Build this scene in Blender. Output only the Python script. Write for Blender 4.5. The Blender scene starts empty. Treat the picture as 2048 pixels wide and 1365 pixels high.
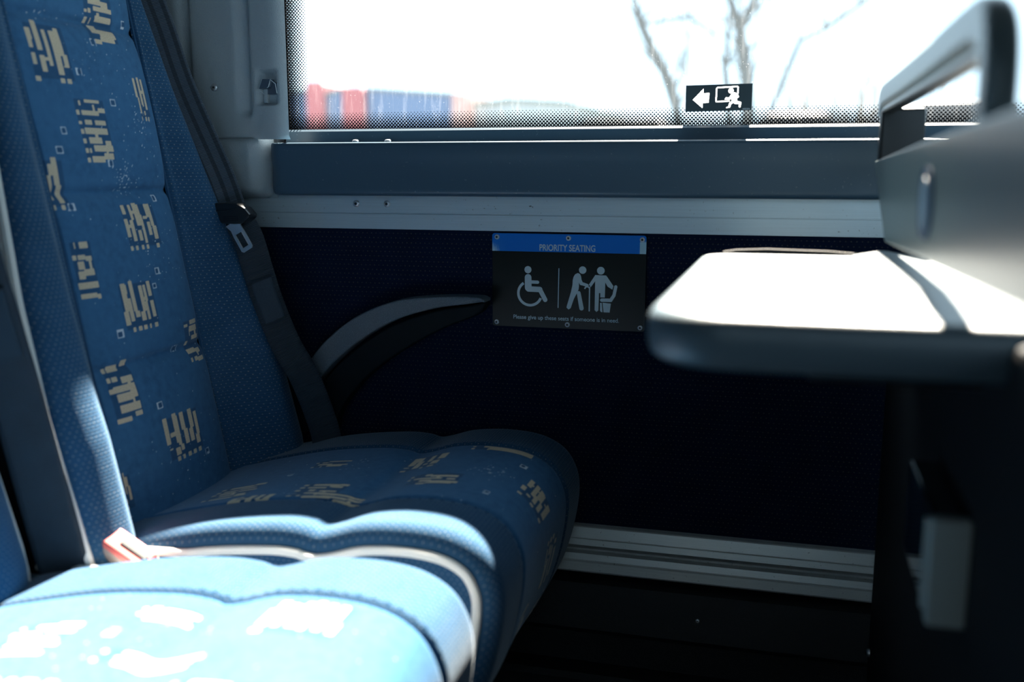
import bpy, bmesh, math, random
import numpy as np
from mathutils import Vector, Matrix, Euler

R = math.radians
S = bpy.context.scene
COL = S.collection

# ------------------------------------------------------------------ camera, sky, sun, exposure
cam = bpy.data.cameras.new('camera')
cam.lens = 35.0
cam.sensor_width = 36.0
cam.clip_start = 0.02
cam.clip_end = 500
cam.dof.use_dof = True
cam.dof.focus_distance = 1.56
cam.dof.aperture_fstop = 2.3
camo = bpy.data.objects.new('camera', cam)
COL.objects.link(camo)
camo.location = (0, 0, 0.90)
camo.rotation_euler = (R(80.1), 0, R(15.3))
S.camera = camo

SKY = (0.56, 0.81, 1.0)
world = bpy.data.worlds.new('sky')
S.world = world
world.use_nodes = True
wb = world.node_tree.nodes['Background']
wb.inputs[0].default_value = (*SKY, 1)
wb.inputs[1].default_value = 1.55

sun = bpy.data.lights.new('sun', 'SUN')
sun.energy = 43.0
sun.angle = R(0.9)
sun.color = (1.0, 0.88, 0.74)
suno = bpy.data.objects.new('sun', sun)
COL.objects.link(suno)
SUN_DIR = Vector((-0.030, -1.0, -1.02)).normalized()
suno.rotation_euler = SUN_DIR.to_track_quat('-Z', 'Y').to_euler()
suno.location = (0, 10, 12)

S.view_settings.view_transform = 'Standard'
S.view_settings.look = 'None'
S.view_settings.gamma = 1.0
S.view_settings.exposure = 0.6
S.view_settings.use_curve_mapping = False
S.cycles.max_bounces = 8
S.cycles.diffuse_bounces = 4
S.cycles.transparent_max_bounces = 12
S.cycles.caustics_reflective = False
S.cycles.caustics_refractive = False


# ------------------------------------------------------------------ node helpers
class NT:
    def __init__(self, name):
        self.m = bpy.data.materials.new(name)
        self.m.use_nodes = True
        self.t = self.m.node_tree
        self.t.nodes.clear()
        self.out = self.t.nodes.new('ShaderNodeOutputMaterial')

    def n(self, typ, **kw):
        nd = self.t.nodes.new(typ)
        for k, v in kw.items():
            setattr(nd, k, v)
        return nd

    def put(self, sock, v):
        if v is None:
            return
        if isinstance(v, bpy.types.NodeSocket):
            self.t.links.new(v, sock)
        elif isinstance(v, (tuple, list)) and len(v) == 3 and sock.type == 'RGBA':
            sock.default_value = (*v, 1)
        else:
            sock.default_value = v

    def math(self, op, a, b=None, c=None, clamp=False):
        nd = self.n('ShaderNodeMath', operation=op, use_clamp=clamp)
        self.put(nd.inputs[0], a)
        self.put(nd.inputs[1], b)
        self.put(nd.inputs[2], c)
        return nd.outputs[0]

    def mix(self, f, a, b):
        nd = self.n('ShaderNodeMix', data_type='RGBA')
        self.put(nd.inputs[0], f)
        self.put(nd.inputs[6], a)
        self.put(nd.inputs[7], b)
        return nd.outputs[2]

    def rng(self, v, a, b, c=0.0, d=1.0):
        nd = self.n('ShaderNodeMapRange')
        self.put(nd.inputs[0], v)
        for i, x in enumerate((a, b, c, d)):
            nd.inputs[i + 1].default_value = x
        return nd.outputs[0]

    def xyz(self, src='object'):
        if src == 'uv':
            tc = self.n('ShaderNodeUVMap').outputs[0]
        else:
            tc = self.n('ShaderNodeTexCoord').outputs['Object']
        s = self.n('ShaderNodeSeparateXYZ')
        self.put(s.inputs[0], tc)
        return tc, s.outputs[0], s.outputs[1], s.outputs[2]

    def noise(self, vec, scale, detail=3, rough=0.55):
        nd = self.n('ShaderNodeTexNoise')
        self.put(nd.inputs['Vector'], vec)
        nd.inputs['Scale'].default_value = scale
        nd.inputs['Detail'].default_value = detail
        nd.inputs['Roughness'].default_value = rough
        return nd.outputs[0]

    def attr(self, name):
        return self.n('ShaderNodeAttribute', attribute_name=name).outputs['Fac']

    def bump(self, h, dist, strength=1.0):
        nd = self.n('ShaderNodeBump')
        nd.inputs['Strength'].default_value = strength
        nd.inputs['Distance'].default_value = dist
        self.put(nd.inputs['Height'], h)
        return nd.outputs[0]

    def bsdf(self, color, rough=0.5, metal=0.0, spec=0.5, normal=None, sheen=0.0, sheen_rough=0.4, sheen_tint=None, link=True):
        b = self.n('ShaderNodeBsdfPrincipled')
        self.put(b.inputs['Base Color'], color)
        self.put(b.inputs['Roughness'], rough)
        self.put(b.inputs['Metallic'], metal)
        self.put(b.inputs['Specular IOR Level'], spec)
        self.put(b.inputs['Normal'], normal)
        self.put(b.inputs['Sheen Weight'], sheen)
        b.inputs['Sheen Roughness'].default_value = sheen_rough
        if sheen_tint:
            self.put(b.inputs['Sheen Tint'], sheen_tint)
        if link:
            self.t.links.new(b.outputs[0], self.out.inputs[0])
        return b.outputs[0]

    def shader_mix(self, f, a, b, link=True):
        nd = self.n('ShaderNodeMixShader')
        self.put(nd.inputs[0], f)
        self.t.links.new(a, nd.inputs[1])
        self.t.links.new(b, nd.inputs[2])
        if link:
            self.t.links.new(nd.outputs[0], self.out.inputs[0])
        return nd.outputs[0]

    def dots(self, u, v, pu, pv, rad, soft=0.08):
        """staggered grid of round dots; returns 0..1 (rad may be a socket)"""
        b = self.math('DIVIDE', v, pv)
        row = self.math('FLOOR', b)
        odd = self.math('MULTIPLY', self.math('FLOORED_MODULO', row, 2.0), 0.5)
        a = self.math('ADD', self.math('DIVIDE', u, pu), odd)
        fa = self.math('MULTIPLY', self.math('SUBTRACT', self.math('FRACT', a), 0.5), pu / pv)
        fb = self.math('SUBTRACT', self.math('FRACT', b), 0.5)
        d = self.math('SQRT', self.math('ADD', self.math('MULTIPLY', fa, fa), self.math('MULTIPLY', fb, fb)))
        return self.math('ADD', self.math('DIVIDE', self.math('SUBTRACT', rad, d), soft), 0.5, clamp=True)


def plain(name, color, rough=0.5, metal=0.0, spec=0.5, grain=None, speck=None):
    k = NT(name)
    vec, x, y, z = k.xyz()
    col, nor = color, None
    if speck:
        f = k.rng(k.noise(vec, speck[0], 2), speck[1], speck[1] + 0.04)
        col = k.mix(f, color, speck[2])
    if grain:
        nor = k.bump(k.noise(vec, grain[0], 3), grain[1])
    k.bsdf(col, rough, metal, spec, nor)
    return k.m


# ------------------------------------------------------------------ materials
def mat_velvet():
    k = NT('velvet_blue')
    vec, u, v, w = k.xyz('uv')
    nz = k.noise(vec, 90, 4)
    nb = k.noise(vec, 14, 2)
    base = k.mix(k.rng(nb, 0.35, 0.7), (0.027, 0.098, 0.205), (0.037, 0.124, 0.250))
    base = k.mix(k.rng(nz, 0.3, 0.75), base, (0.045, 0.140, 0.275))
    dark = k.attr('dark')
    base = k.mix(k.math('MULTIPLY', dark, 0.45), base, (0.012, 0.032, 0.070))
    tan = k.attr('tan')
    weave = k.rng(k.noise(vec, 700, 1), 0.3, 0.7)
    col = k.mix(k.rng(tan, 0.35, 0.65), base, k.mix(weave, (0.48, 0.38, 0.27), (0.64, 0.53, 0.39)))
    fl = k.attr('fleck')
    col = k.mix(k.rng(fl, 0.3, 0.7), col, (0.62, 0.68, 0.74))
    nor = k.bump(k.noise(vec, 900, 2), 0.0006, 0.6)
    k.bsdf(col, 0.9, spec=0.15, normal=nor, sheen=0.25, sheen_rough=0.3, sheen_tint=(0.85, 0.93, 1.0))
    return k.m


def mat_dotted(name, a, b, dot, pu, pv, rad, sheen=0.25, rib=0.004):
    k = NT(name)
    vec, u, v, w = k.xyz('uv')
    nb = k.noise(vec, 20, 3)
    base = k.mix(k.rng(nb, 0.3, 0.7), a, b)
    fine = k.noise(vec, 800, 2)
    base = k.mix(k.rng(fine, 0.35, 0.75, 0, 0.5), base, b)
    rb = k.math('SINE', k.math('MULTIPLY', v, 2 * math.pi / rib))
    base = k.mix(k.rng(rb, -1, 1, 0.0, 0.25), base, tuple(c * 0.45 for c in a))
    d = k.dots(u, v, pu, pv, rad, 0.16)
    d = k.math('MULTIPLY', d, k.rng(k.noise(vec, 160, 1), 0.25, 0.6, 0.35, 1.0))
    col = k.mix(d, base, dot)
    nor = k.bump(k.math('ADD', k.math('MULTIPLY', rb, 0.35), fine), 0.0006, 0.6)
    k.bsdf(col, 0.92, spec=0.12, normal=nor, sheen=sheen, sheen_rough=0.3, sheen_tint=(0.85, 0.93, 1.0))
    return k.m


def mat_webbing(name='belt_webbing', lo=None, hi=None):
    k = NT(name)
    vec, u, v, w = k.xyz('uv')
    rib = k.math('SINE', k.math('MULTIPLY', v, 2 * math.pi / 0.0022))
    st = k.math('COSINE', k.math('MULTIPLY', u, 2 * math.pi / 0.0165))
    col = k.mix(k.rng(st, 0.25, 0.5), (0.085, 0.115, 0.150), (0.032, 0.046, 0.062))
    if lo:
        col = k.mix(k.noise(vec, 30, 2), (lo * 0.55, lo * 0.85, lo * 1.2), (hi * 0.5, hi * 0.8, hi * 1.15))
    col = k.mix(k.rng(rib, -1, 1, 0.0, 0.55), col, (0.008, 0.012, 0.018))
    k.bsdf(col, 0.6, spec=0.35, normal=k.bump(rib, 0.0005, 0.8))
    return k.m


def mat_leather(name, col, rough, scale=260, dist=0.0012):
    k = NT(name)
    vec, x, y, z = k.xyz()
    v = k.n('ShaderNodeTexVoronoi', feature='DISTANCE_TO_EDGE')
    wv = k.n('ShaderNodeVectorMath', operation='ADD')
    nn = k.n('ShaderNodeTexNoise')
    k.put(nn.inputs['Vector'], vec)
    nn.inputs['Scale'].default_value = 60
    k.put(wv.inputs[0], vec)
    sc = k.n('ShaderNodeVectorMath', operation='SCALE')
    k.put(sc.inputs[0], nn.outputs['Color'])
    sc.inputs['Scale'].default_value = 0.02
    k.put(wv.inputs[1], sc.outputs[0])
    k.put(v.inputs['Vector'], wv.outputs[0])
    v.inputs['Scale'].default_value = scale
    h = k.math('MINIMUM', v.outputs['Distance'], 0.12)
    h2 = k.math('ADD', k.math('MULTIPLY', h, 4.0), k.noise(vec, 45, 3))
    k.bsdf(col, rough, spec=0.4, normal=k.bump(h2, dist, 0.45))
    return k.m


def mat_glass():
    k = NT('window_glass')
    vec, x, y, z = k.xyz()
    tr = k.n('ShaderNodeBsdfTransparent')
    tr.inputs[0].default_value = (0.95, 0.98, 0.98, 1)
    gl = k.n('ShaderNodeBsdfGlossy')
    gl.inputs['Roughness'].default_value = 0.02
    fr = k.n('ShaderNodeFresnel')
    fr.inputs[0].default_value = 1.3
    a = k.shader_mix(fr.outputs[0], tr.outputs[0], gl.outputs[0], link=False)
    dirt = k.n('ShaderNodeBsdfTranslucent')
    dirt.inputs[0].default_value = (0.9, 0.95, 1.0, 1)
    mp = k.n('ShaderNodeMapping')
    mp.inputs['Scale'].default_value = (1, 1, 0.12)
    k.put(mp.inputs[0], vec)
    streak = k.rng(k.noise(mp.outputs[0], 120, 3), 0.5, 0.75, 0.0, 0.022)
    spot = k.rng(k.noise(vec, 420, 2), 0.66, 0.72, 0.0, 0.10)
    low = k.rng(z, 0.95, 1.12, 1.0, 0.25)
    f = k.math('ADD', k.math('MULTIPLY', k.math('ADD', streak, spot), low), 0.018)
    k.shader_mix(f, a, dirt.outputs[0])
    return k.m


def mat_frit(name, full, fade, pitch):
    """black ceramic dots on glass: uv.x = distance from the glass edge, uv.y = along"""
    k = NT(name)
    vec, u, v, w = k.xyz('uv')
    rad = k.rng(u, full, fade, 0.62, 0.14)
    d = k.dots(v, u, pitch, pitch / 2, k.math('MULTIPLY', rad, 1.6), 0.2)
    solid = k.math('LESS_THAN', u, full * 0.8)
    d = k.math('MAXIMUM', d, solid)
    d = k.math('MULTIPLY', d, k.math('LESS_THAN', u, fade * 1.02))
    tr = k.n('ShaderNodeBsdfTransparent')
    bl = k.bsdf((0.003, 0.004, 0.006), 0.6, spec=0.1, link=False)
    k.shader_mix(d, tr.outputs[0], bl)
    return k.m


def mat_alu(name, col, rough, speckles=True):
    k = NT(name)
    vec, x, y, z = k.xyz()
    mp = k.n('ShaderNodeMapping')
    mp.inputs['Scale'].default_value = (0.6, 30, 60)
    k.put(mp.inputs[0], vec)
    br = k.noise(mp.outputs[0], 18, 3)
    c = k.mix(k.rng(br, 0.3, 0.7), tuple(q * 0.9 for q in col), col)
    if speckles:
        dirt = k.rng(k.noise(vec, 210, 2), 0.69, 0.74)
        patch = k.rng(k.noise(vec, 9, 2), 0.42, 0.6)
        c = k.mix(k.math('MULTIPLY', k.math('MULTIPLY', dirt, patch), 0.8), c, (0.06, 0.05, 0.04))
    k.bsdf(c, rough, 0.40, 0.5)
    return k.m


def mat_band():
    """blue header print, with broken pale patches at both ends"""
    k = NT('sign_blue_band')
    vec, u, v, w = k.xyz('uv')
    nz = k.noise(vec, 260, 4, 0.7)
    mp = k.n('ShaderNodeMapping')
    mp.inputs['Scale'].default_value = (4, 0.6, 1)
    k.put(mp.inputs[0], vec)
    ns = k.noise(mp.outputs[0], 130, 3, 0.7)
    left = k.math('MULTIPLY', k.rng(u, 0.001, 0.024, 1.0, 0.0), k.rng(v, 0.002, 0.022, 1.0, 0.15))
    right = k.math('MULTIPLY', k.rng(u, 0.229, 0.2315, 0.0, 1.0), k.rng(v, 0.016, 0.022, 1.0, 0.0))
    e = k.math('MAXIMUM', k.math('MULTIPLY', left, 0.9), right)
    f = k.rng(k.math('ADD', e, k.math('MULTIPLY', k.math('SUBTRACT', ns, 0.5), 0.9)), 0.45, 0.85)
    f = k.math('MULTIPLY', f, k.math('GREATER_THAN', e, 0.02))
    end_tint = k.rng(e, 0.0, 1.0, 0.0, 0.35)  # lighter blue towards both ends
    col = k.mix(end_tint, (0.004, 0.165, 0.62), (0.06, 0.33, 0.72))
    col = k.mix(f, col, (0.42, 0.62, 0.72))
    k.bsdf(col, 0.4, spec=0.15)
    return k.m


def mat_mask():
    """exit sticker film: dark print over translucent white, mask attribute 'ink'"""
    k = NT('exit_sticker_film')
    ink = k.attr('white')
    tr = k.n('ShaderNodeBsdfTranslucent')
    tr.inputs[0].default_value = (0.6, 0.6, 0.62, 1)
    df = k.bsdf((0.85, 0.86, 0.88), 0.5, link=False)
    wh = k.shader_mix(0.35, tr.outputs[0], df, link=False)
    dk = k.bsdf((0.040, 0.062, 0.074), 0.55, link=False)
    k.shader_mix(k.rng(ink, 0.4, 0.6), dk, wh)
    return k.m


M = {}
M['velvet'] = mat_velvet()
M['bolster'] = mat_dotted('bolster_cloth', (0.019, 0.068, 0.138), (0.030, 0.090, 0.176), (0.26, 0.28, 0.27), 0.0070, 0.0052, 0.12, 0.25)
M['carpet'] = mat_dotted('wall_carpet', (0.0036, 0.0085, 0.026), (0.0054, 0.0125, 0.038), (0.075, 0.075, 0.065), 0.0076, 0.0074, 0.115, 0.10)
M['piping'] = plain('cream_piping', (0.78, 0.76, 0.72), 0.5, grain=(600, 0.0004))
M['webbing'] = mat_webbing()
M['webbing_plain_shaded'] = mat_webbing('belt_webbing_double_shaded', 0.040, 0.072)  # double lap webbing without stripes, its colour also darkened for shade
M['patch'] = plain('belt_patch', (0.012, 0.030, 0.050), 0.7, grain=(300, 0.001))
M['pillar'] = mat_leather('grey_leather_trim', (0.40, 0.45, 0.48), 0.42)
M['blackleather'] = mat_leather('black_leather_trim', (0.010, 0.012, 0.014), 0.5, 300)
M['glass'] = mat_glass()
M['frit_bottom'] = mat_frit('frit_dots_bottom', 0.008, 0.036, 0.0056)
M['frit_left'] = mat_frit('frit_dots_left', 0.029, 0.060, 0.0056)
M['rail'] = plain('rail_dark_grey', (0.050, 0.098, 0.145), 0.38, spec=0.5, speck=(240, 0.70, (0.16, 0.20, 0.24)))
M['sill'] = plain('sill_grey', (0.070, 0.115, 0.160), 0.38, spec=0.5, speck=(260, 0.70, (0.2, 0.24, 0.28)))
M['alu'] = mat_alu('brushed_aluminium', (0.58, 0.68, 0.74), 0.36)
M['alu_track'] = mat_alu('worn_aluminium_track', (0.72, 0.73, 0.70), 0.4)
M['alu_dark'] = plain('aluminium_groove', (0.02, 0.03, 0.04), 0.4, 0.5)
M['chrome'] = plain('steel', (0.72, 0.74, 0.77), 0.3, 0.8)
M['rivet'] = plain('rivet_aluminium', (0.60, 0.62, 0.66), 0.45, 0.3)
M['dark_recess'] = plain('screw_recess', (0.01, 0.01, 0.012), 0.6)
M['black'] = plain('black_plastic', (0.010, 0.012, 0.015), 0.32, spec=0.5)
M['blackmatte'] = plain('black_matte', (0.006, 0.007, 0.009), 0.75, spec=0.25)
M['arm_body'] = plain('armrest_black', (0.004, 0.008, 0.011), 0.6, spec=0.12, grain=(500, 0.0004))
M['arm_pad'] = plain('armrest_grey_pad', (0.105, 0.135, 0.165), 0.6, grain=(900, 0.0008), speck=(1000, 0.60, (0.24, 0.29, 0.33)))
M['sign_panel'] = plain('sign_black', (0.005, 0.007, 0.006), 0.3, spec=0.2)
M['sign_band'] = mat_band()
M['sign_white'] = plain('sign_white_print', (0.47, 0.60, 0.66), 0.45)
M['film'] = mat_mask()
M['white_print'] = plain('white_print', (0.85, 0.86, 0.9), 0.5)
M['tray'] = plain('tray_grey_plastic', (0.072, 0.100, 0.118), 0.36, spec=0.5, grain=(700, 0.0003))
M['shell'] = plain('shell_grey_plastic', (0.095, 0.130, 0.140), 0.30, spec=0.5, grain=(260, 0.0003))
M['handle'] = plain('handle_grey_plastic', (0.20, 0.25, 0.26), 0.35, spec=0.5)
M['latch'] = plain('latch_blue', (0.012, 0.045, 0.10), 0.6, spec=0.1)
M['latch_face'] = plain('latch_face_blue', (0.07, 0.15, 0.24), 0.5)
M['box'] = plain('outlet_grey', (0.50, 0.50, 0.45), 0.55)
M['gloss'] = plain('outlet_glossy_face', (0.015, 0.022, 0.028), 0.06, spec=0.8)
M['buckle'] = plain('buckle_red', (0.70, 0.16, 0.15), 0.35)
M['buckle_case'] = plain('buckle_case', (0.30, 0.26, 0.25), 0.35)
M['floor'] = plain('floor_vinyl', (0.008, 0.010, 0.012), 0.6, grain=(400, 0.0008))
M['ceiling'] = plain('ceiling_panel', (0.07, 0.08, 0.09), 0.7)  # unseen ceiling, coloured dark to cut light bounced onto the seats
M['inner'] = plain('cabin_panel', (0.05, 0.06, 0.07), 0.7)
M['hook'] = plain('hook_grey_plastic', (0.075, 0.10, 0.135), 0.35)
M['hook_edge'] = plain('hook_clear_edge', (0.45, 0.52, 0.56), 0.2)
M['b_blue'] = plain('cladding_blue', (0.016, 0.115, 0.27), 0.6)
M['b_red'] = plain('cladding_red', (0.40, 0.050, 0.075), 0.6)
M['b_pale'] = plain('cladding_pale', (0.42, 0.48, 0.50), 0.7)
M['b_roof'] = plain('roof_edge', (0.16, 0.20, 0.18), 0.6)
M['bark'] = plain('bark', (0.03, 0.058, 0.066), 0.9)
M['shrub'] = plain('bare_shrub', (0.20, 0.17, 0.14), 0.9)
M['asphalt'] = plain('asphalt', (0.16, 0.17, 0.17), 0.9, grain=(60, 0.01))
M['van'] = plain('van_dark_paint', (0.018, 0.026, 0.034), 0.3)
M['tyre'] = plain('tyre', (0.01, 0.01, 0.01), 0.8)


# ------------------------------------------------------------------ object helpers
def tag(o, label=None, cat=None, group=None, kind=None):
    for k_, v_ in (('label', label), ('category', cat), ('group', group), ('kind', kind)):
        if v_:
            o[k_] = v_
    return o


def thing(name, label, cat, loc=(0, 0, 0), group=None):
    o = bpy.data.objects.new(name, None)
    o.empty_display_size = 0.05
    COL.objects.link(o)
    o.location = loc
    return tag(o, label, cat, group)


def wpos(o):
    p = Vector((0, 0, 0))
    while o is not None:
        p += o.location
        o = o.parent
    return p


def link(name, me, mat, parent=None, smooth=False, angle=None):
    """link a mesh whose vertices are given in world coordinates"""
    o = bpy.data.objects.new(name, me)
    COL.objects.link(o)
    if parent is not None:
        o.parent = parent
        off = wpos(parent)
        if off.length > 0:
            me.transform(Matrix.Translation(-off))
    if mat is not None:
        for m_ in (mat if isinstance(mat, (list, tuple)) else [mat]):
            me.materials.append(m_)
    if smooth:
        me.polygons.foreach_set('use_smooth', [True] * len(me.polygons))
        if angle:
            me.set_sharp_from_angle(angle=R(angle))
    return o


def from_bm(name, bm, mat, parent=None, smooth=False, angle=35):
    bmesh.ops.recalc_face_normals(bm, faces=bm.faces)
    me = bpy.data.meshes.new(name)
    bm.to_mesh(me)
    bm.free()
    o = link(name, me, mat, parent, smooth, angle)
    if smooth:
        o.modifiers.new('weighted_normal', 'WEIGHTED_NORMAL').keep_sharp = True
    return o


def box_bm(lo, hi, bev=0.0, seg=2, bm=None):
    bm = bm or bmesh.new()
    mtx = Matrix.Translation([(a + b) / 2 for a, b in zip(lo, hi)]) @ Matrix.Diagonal([b - a for a, b in zip(lo, hi)] + [1])
    g = bmesh.ops.create_cube(bm, size=1.0, matrix=mtx)
    if bev > 0:
        vs = set(g['verts'])
        es = [e for e in bm.edges if e.verts[0] in vs and e.verts[1] in vs]
        bmesh.ops.bevel(bm, geom=es, offset=bev, segments=seg, affect='EDGES', profile=0.5)
    return bm


def box(name, lo, hi, mat, parent=None, bev=0.0, seg=2):
    return from_bm(name, box_bm(lo, hi, bev, seg), mat, parent, smooth=bev > 0)


def prism_bm(pts, axis, a, b, bm=None, bev=0.0, seg=2):
    """extrude a closed 2-D outline along axis 'x','y' or 'z' from a to b"""
    bm = bm or bmesh.new()

    def P(p, t):
        return {'x': (t, p[0], p[1]), 'y': (p[0], t, p[1]), 'z': (p[0], p[1], t)}[axis]
    va = [bm.verts.new(P(p, a)) for p in pts]
    vb = [bm.verts.new(P(p, b)) for p in pts]
    n = len(pts)
    fs = [bm.faces.new(va), bm.faces.new(vb[::-1])]
    for i in range(n):
        bm.faces.new((va[i], vb[i], vb[(i + 1) % n], va[(i + 1) % n]))
    if bev:
        es = list({e for f in fs for e in f.edges})
        bmesh.ops.recalc_face_normals(bm, faces=bm.faces)
        bmesh.ops.bevel(bm, geom=es, offset=bev, segments=seg, affect='EDGES', profile=0.5)
    return bm


def tube_bm(pts, rad, seg=8, bm=None, closed=False, cap=True):
    bm = bm or bmesh.new()
    pts = [Vector(p) for p in pts]
    n = len(pts)
    rads = rad if isinstance(rad, (list, tuple)) else [rad] * n
    rings = []
    prev = None
    for i, p in enumerate(pts):
        if closed:
            t = pts[(i + 1) % n] - pts[i - 1]
        else:
            t = pts[min(i + 1, n - 1)] - pts[max(i - 1, 0)]
        t.normalize()
        if prev is None:
            a = t.orthogonal().normalized()
        else:
            a = (prev - t * prev.dot(t)).normalized()
        prev = a
        b = t.cross(a)
        rings.append([bm.verts.new(p + (a * math.cos(2 * math.pi * k / seg) + b * math.sin(2 * math.pi * k / seg)) * rads[i]) for k in range(seg)])
    for i in range(n if closed else n - 1):
        r0, r1 = rings[i], rings[(i + 1) % n]
        for k in range(seg):
            bm.faces.new((r0[k], r0[(k + 1) % seg], r1[(k + 1) % seg], r1[k]))
    if cap and not closed:
        bm.faces.new(rings[0][::-1])
        bm.faces.new(rings[-1])
    return bm


def catmull(pts, n=8):
    P = [np.array(p, float) for p in pts]
    P = [2 * P[0] - P[1]] + P + [2 * P[-1] - P[-2]]
    out = []
    for i in range(1, len(P) - 2):
        for j in range(n):
            t = j / n
            out.append(0.5 * ((2 * P[i]) + (-P[i - 1] + P[i + 1]) * t + (2 * P[i - 1] - 5 * P[i] + 4 * P[i + 1] - P[i + 2]) * t * t
                              + (-P[i - 1] + 3 * P[i] - 3 * P[i + 1] + P[i + 2]) * t ** 3))
    out.append(P[-2])
    return [tuple(p) for p in out]


def sheet(name, V, UV, mat, parent=None, attrs=None, flip=False):
    """V: (nv, nu, 3) array of points -> smooth grid mesh with uv in metres and optional point attributes"""
    nv, nu = V.shape[:2]
    me = bpy.data.meshes.new(name)
    idx = np.arange(nv * nu).reshape(nv, nu)
    q = np.stack([idx[:-1, :-1], idx[:-1, 1:], idx[1:, 1:], idx[1:, :-1]], -1).reshape(-1, 4)
    if flip:
        q = q[:, ::-1]
    me.vertices.add(nv * nu)
    me.vertices.foreach_set('co', V.reshape(-1).astype(np.float32))
    me.loops.add(q.size)
    me.loops.foreach_set('vertex_index', q.reshape(-1).astype(np.int32))
    me.polygons.add(len(q))
    me.polygons.foreach_set('loop_start', np.arange(0, q.size, 4, dtype=np.int32))
    me.update(calc_edges=True)
    uvl = me.uv_layers.new(name='UVMap')
    uvl.data.foreach_set('uv', UV.reshape(-1, 2)[q.reshape(-1)].reshape(-1).astype(np.float32))
    for k_, a in (attrs or {}).items():
        at = me.attributes.new(k_, 'FLOAT', 'POINT')
        at.data.foreach_set('value', a.reshape(-1).astype(np.float32))
    me.validate()
    return link(name, me, mat, parent, smooth=True)


def disc_bm(c, normal, r, h, seg=16, bm=None, dome=0.5):
    """low domed button (screw or rivet head)"""
    bm = bm or bmesh.new()
    nrm = Vector(normal).normalized()
    a = nrm.orthogonal().normalized()
    b = nrm.cross(a)
    c = Vector(c)
    prev = None
    for rr, hh in ((1.0, 0.0), (1.0, 0.35), (0.86, 0.72), (0.55, 0.95)):
        ring = [bm.verts.new(c + (a * math.cos(2 * math.pi * k / seg) + b * math.sin(2 * math.pi * k / seg)) * r * rr + nrm * h * hh) for k in range(seg)]
        if prev:
            for k in range(seg):
                bm.faces.new((prev[k], prev[(k + 1) % seg], ring[(k + 1) % seg], ring[k]))
        prev = ring
    bm.faces.new(prev)
    return bm


def screw(c, normal, r, h, parent, name='screw', mat=None, hole=0.45):
    s = from_bm(name, disc_bm(c, normal, r, h), mat or M['chrome'], parent, True, 50)
    nrm = Vector(normal).normalized()
    from_bm('recess', disc_bm(Vector(c) + nrm * h * 0.9, normal, r * hole, h * 0.12, 6), M['dark_recess'], s)
    return s


def arc(cx, cy, r, a0, a1, n=6):
    return [(cx + r * math.cos(R(a0 + (a1 - a0) * i / n)), cy + r * math.sin(R(a0 + (a1 - a0) * i / n))) for i in range(n + 1)]


def rrect(x0, y0, x1, y1, r, n=5):
    rr = r if isinstance(r, (list, tuple)) else [r] * 4   # bl, br, tr, tl
    return (arc(x0 + rr[0], y0 + rr[0], rr[0], 180, 270, n) + arc(x1 - rr[1], y0 + rr[1], rr[1], 270, 360, n)
            + arc(x1 - rr[2], y1 - rr[2], rr[2], 0, 90, n) + arc(x0 + rr[3], y1 - rr[3], rr[3], 90, 180, n))


def capsule(p, q, w, n=8):
    (x0, y0), (x1, y1) = p, q
    w0, w1 = w if isinstance(w, tuple) else (w, w)
    a = math.degrees(math.atan2(y1 - y0, x1 - x0))
    return arc(x1, y1, w1 / 2, a - 90, a + 90, n) + arc(x0, y0, w0 / 2, a + 90, a + 270, n)


def circle(cx, cy, r, n=24):
    return [(cx + r * math.cos(2 * math.pi * i / n), cy + r * math.sin(2 * math.pi * i / n)) for i in range(n)]


def text_mesh(name, body, x0, x1, zc, height, y, mat, parent, shear=0.0, bold=0.0):
    """flat lettering in the x-z plane, fitted between x0 and x1, capital height 'height', facing -y"""
    cu = bpy.data.curves.new(name, 'FONT')
    cu.body = body
    cu.size = 1.0
    cu.shear = shear
    cu.offset = bold
    o = bpy.data.objects.new(name + '_curve', cu)
    COL.objects.link(o)
    dg = bpy.context.evaluated_depsgraph_get()
    me = bpy.data.meshes.new_from_object(o.evaluated_get(dg))
    bpy.data.objects.remove(o)
    bpy.data.curves.remove(cu)
    n = len(me.vertices)
    co = np.zeros(n * 3, np.float32)
    me.vertices.foreach_get('co', co)
    co = co.reshape(-1, 3)
    cap = 0.729
    w = co[:, 0].max() - co[:, 0].min()
    out = np.zeros_like(co)
    out[:, 0] = x0 + (co[:, 0] - co[:, 0].min()) / w * (x1 - x0)
    out[:, 2] = zc - height / 2 + co[:, 1] * height / cap
    out[:, 1] = y
    me.vertices.foreach_set('co', out.reshape(-1))
    me.update()
    me.materials.clear()
    return link(name, me, mat, parent)


# ================================================================== setting: cabin shell
st = 'structure'
YW = 1.50          # inner face of the window wall

# carpeted lower wall (uv in metres for the woven dots)
xs = np.linspace(-1.9, 2.4, 44)
zs = np.linspace(0.325, 0.81, 8)
V = np.zeros((8, 44, 3))
V[..., 0] = xs[None, :]
V[..., 1] = YW
V[..., 2] = zs[:, None]
UV = np.stack(np.broadcast_arrays(xs[None, :], zs[:, None]), -1)
wall_far = sheet('wall_far', V, UV, M['carpet'])
tag(wall_far, 'dark navy carpeted side wall with tiny woven dots under the window', kind=st)
box('outer_skin', (-3.2, YW + 0.012, -0.3), (3.4, YW + 0.10, 0.935), M['inner'], wall_far)
box('rear_upper_skin', (-3.2, YW + 0.012, 0.935), (-0.835, YW + 0.10, 2.1), M['inner'], wall_far)

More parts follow.
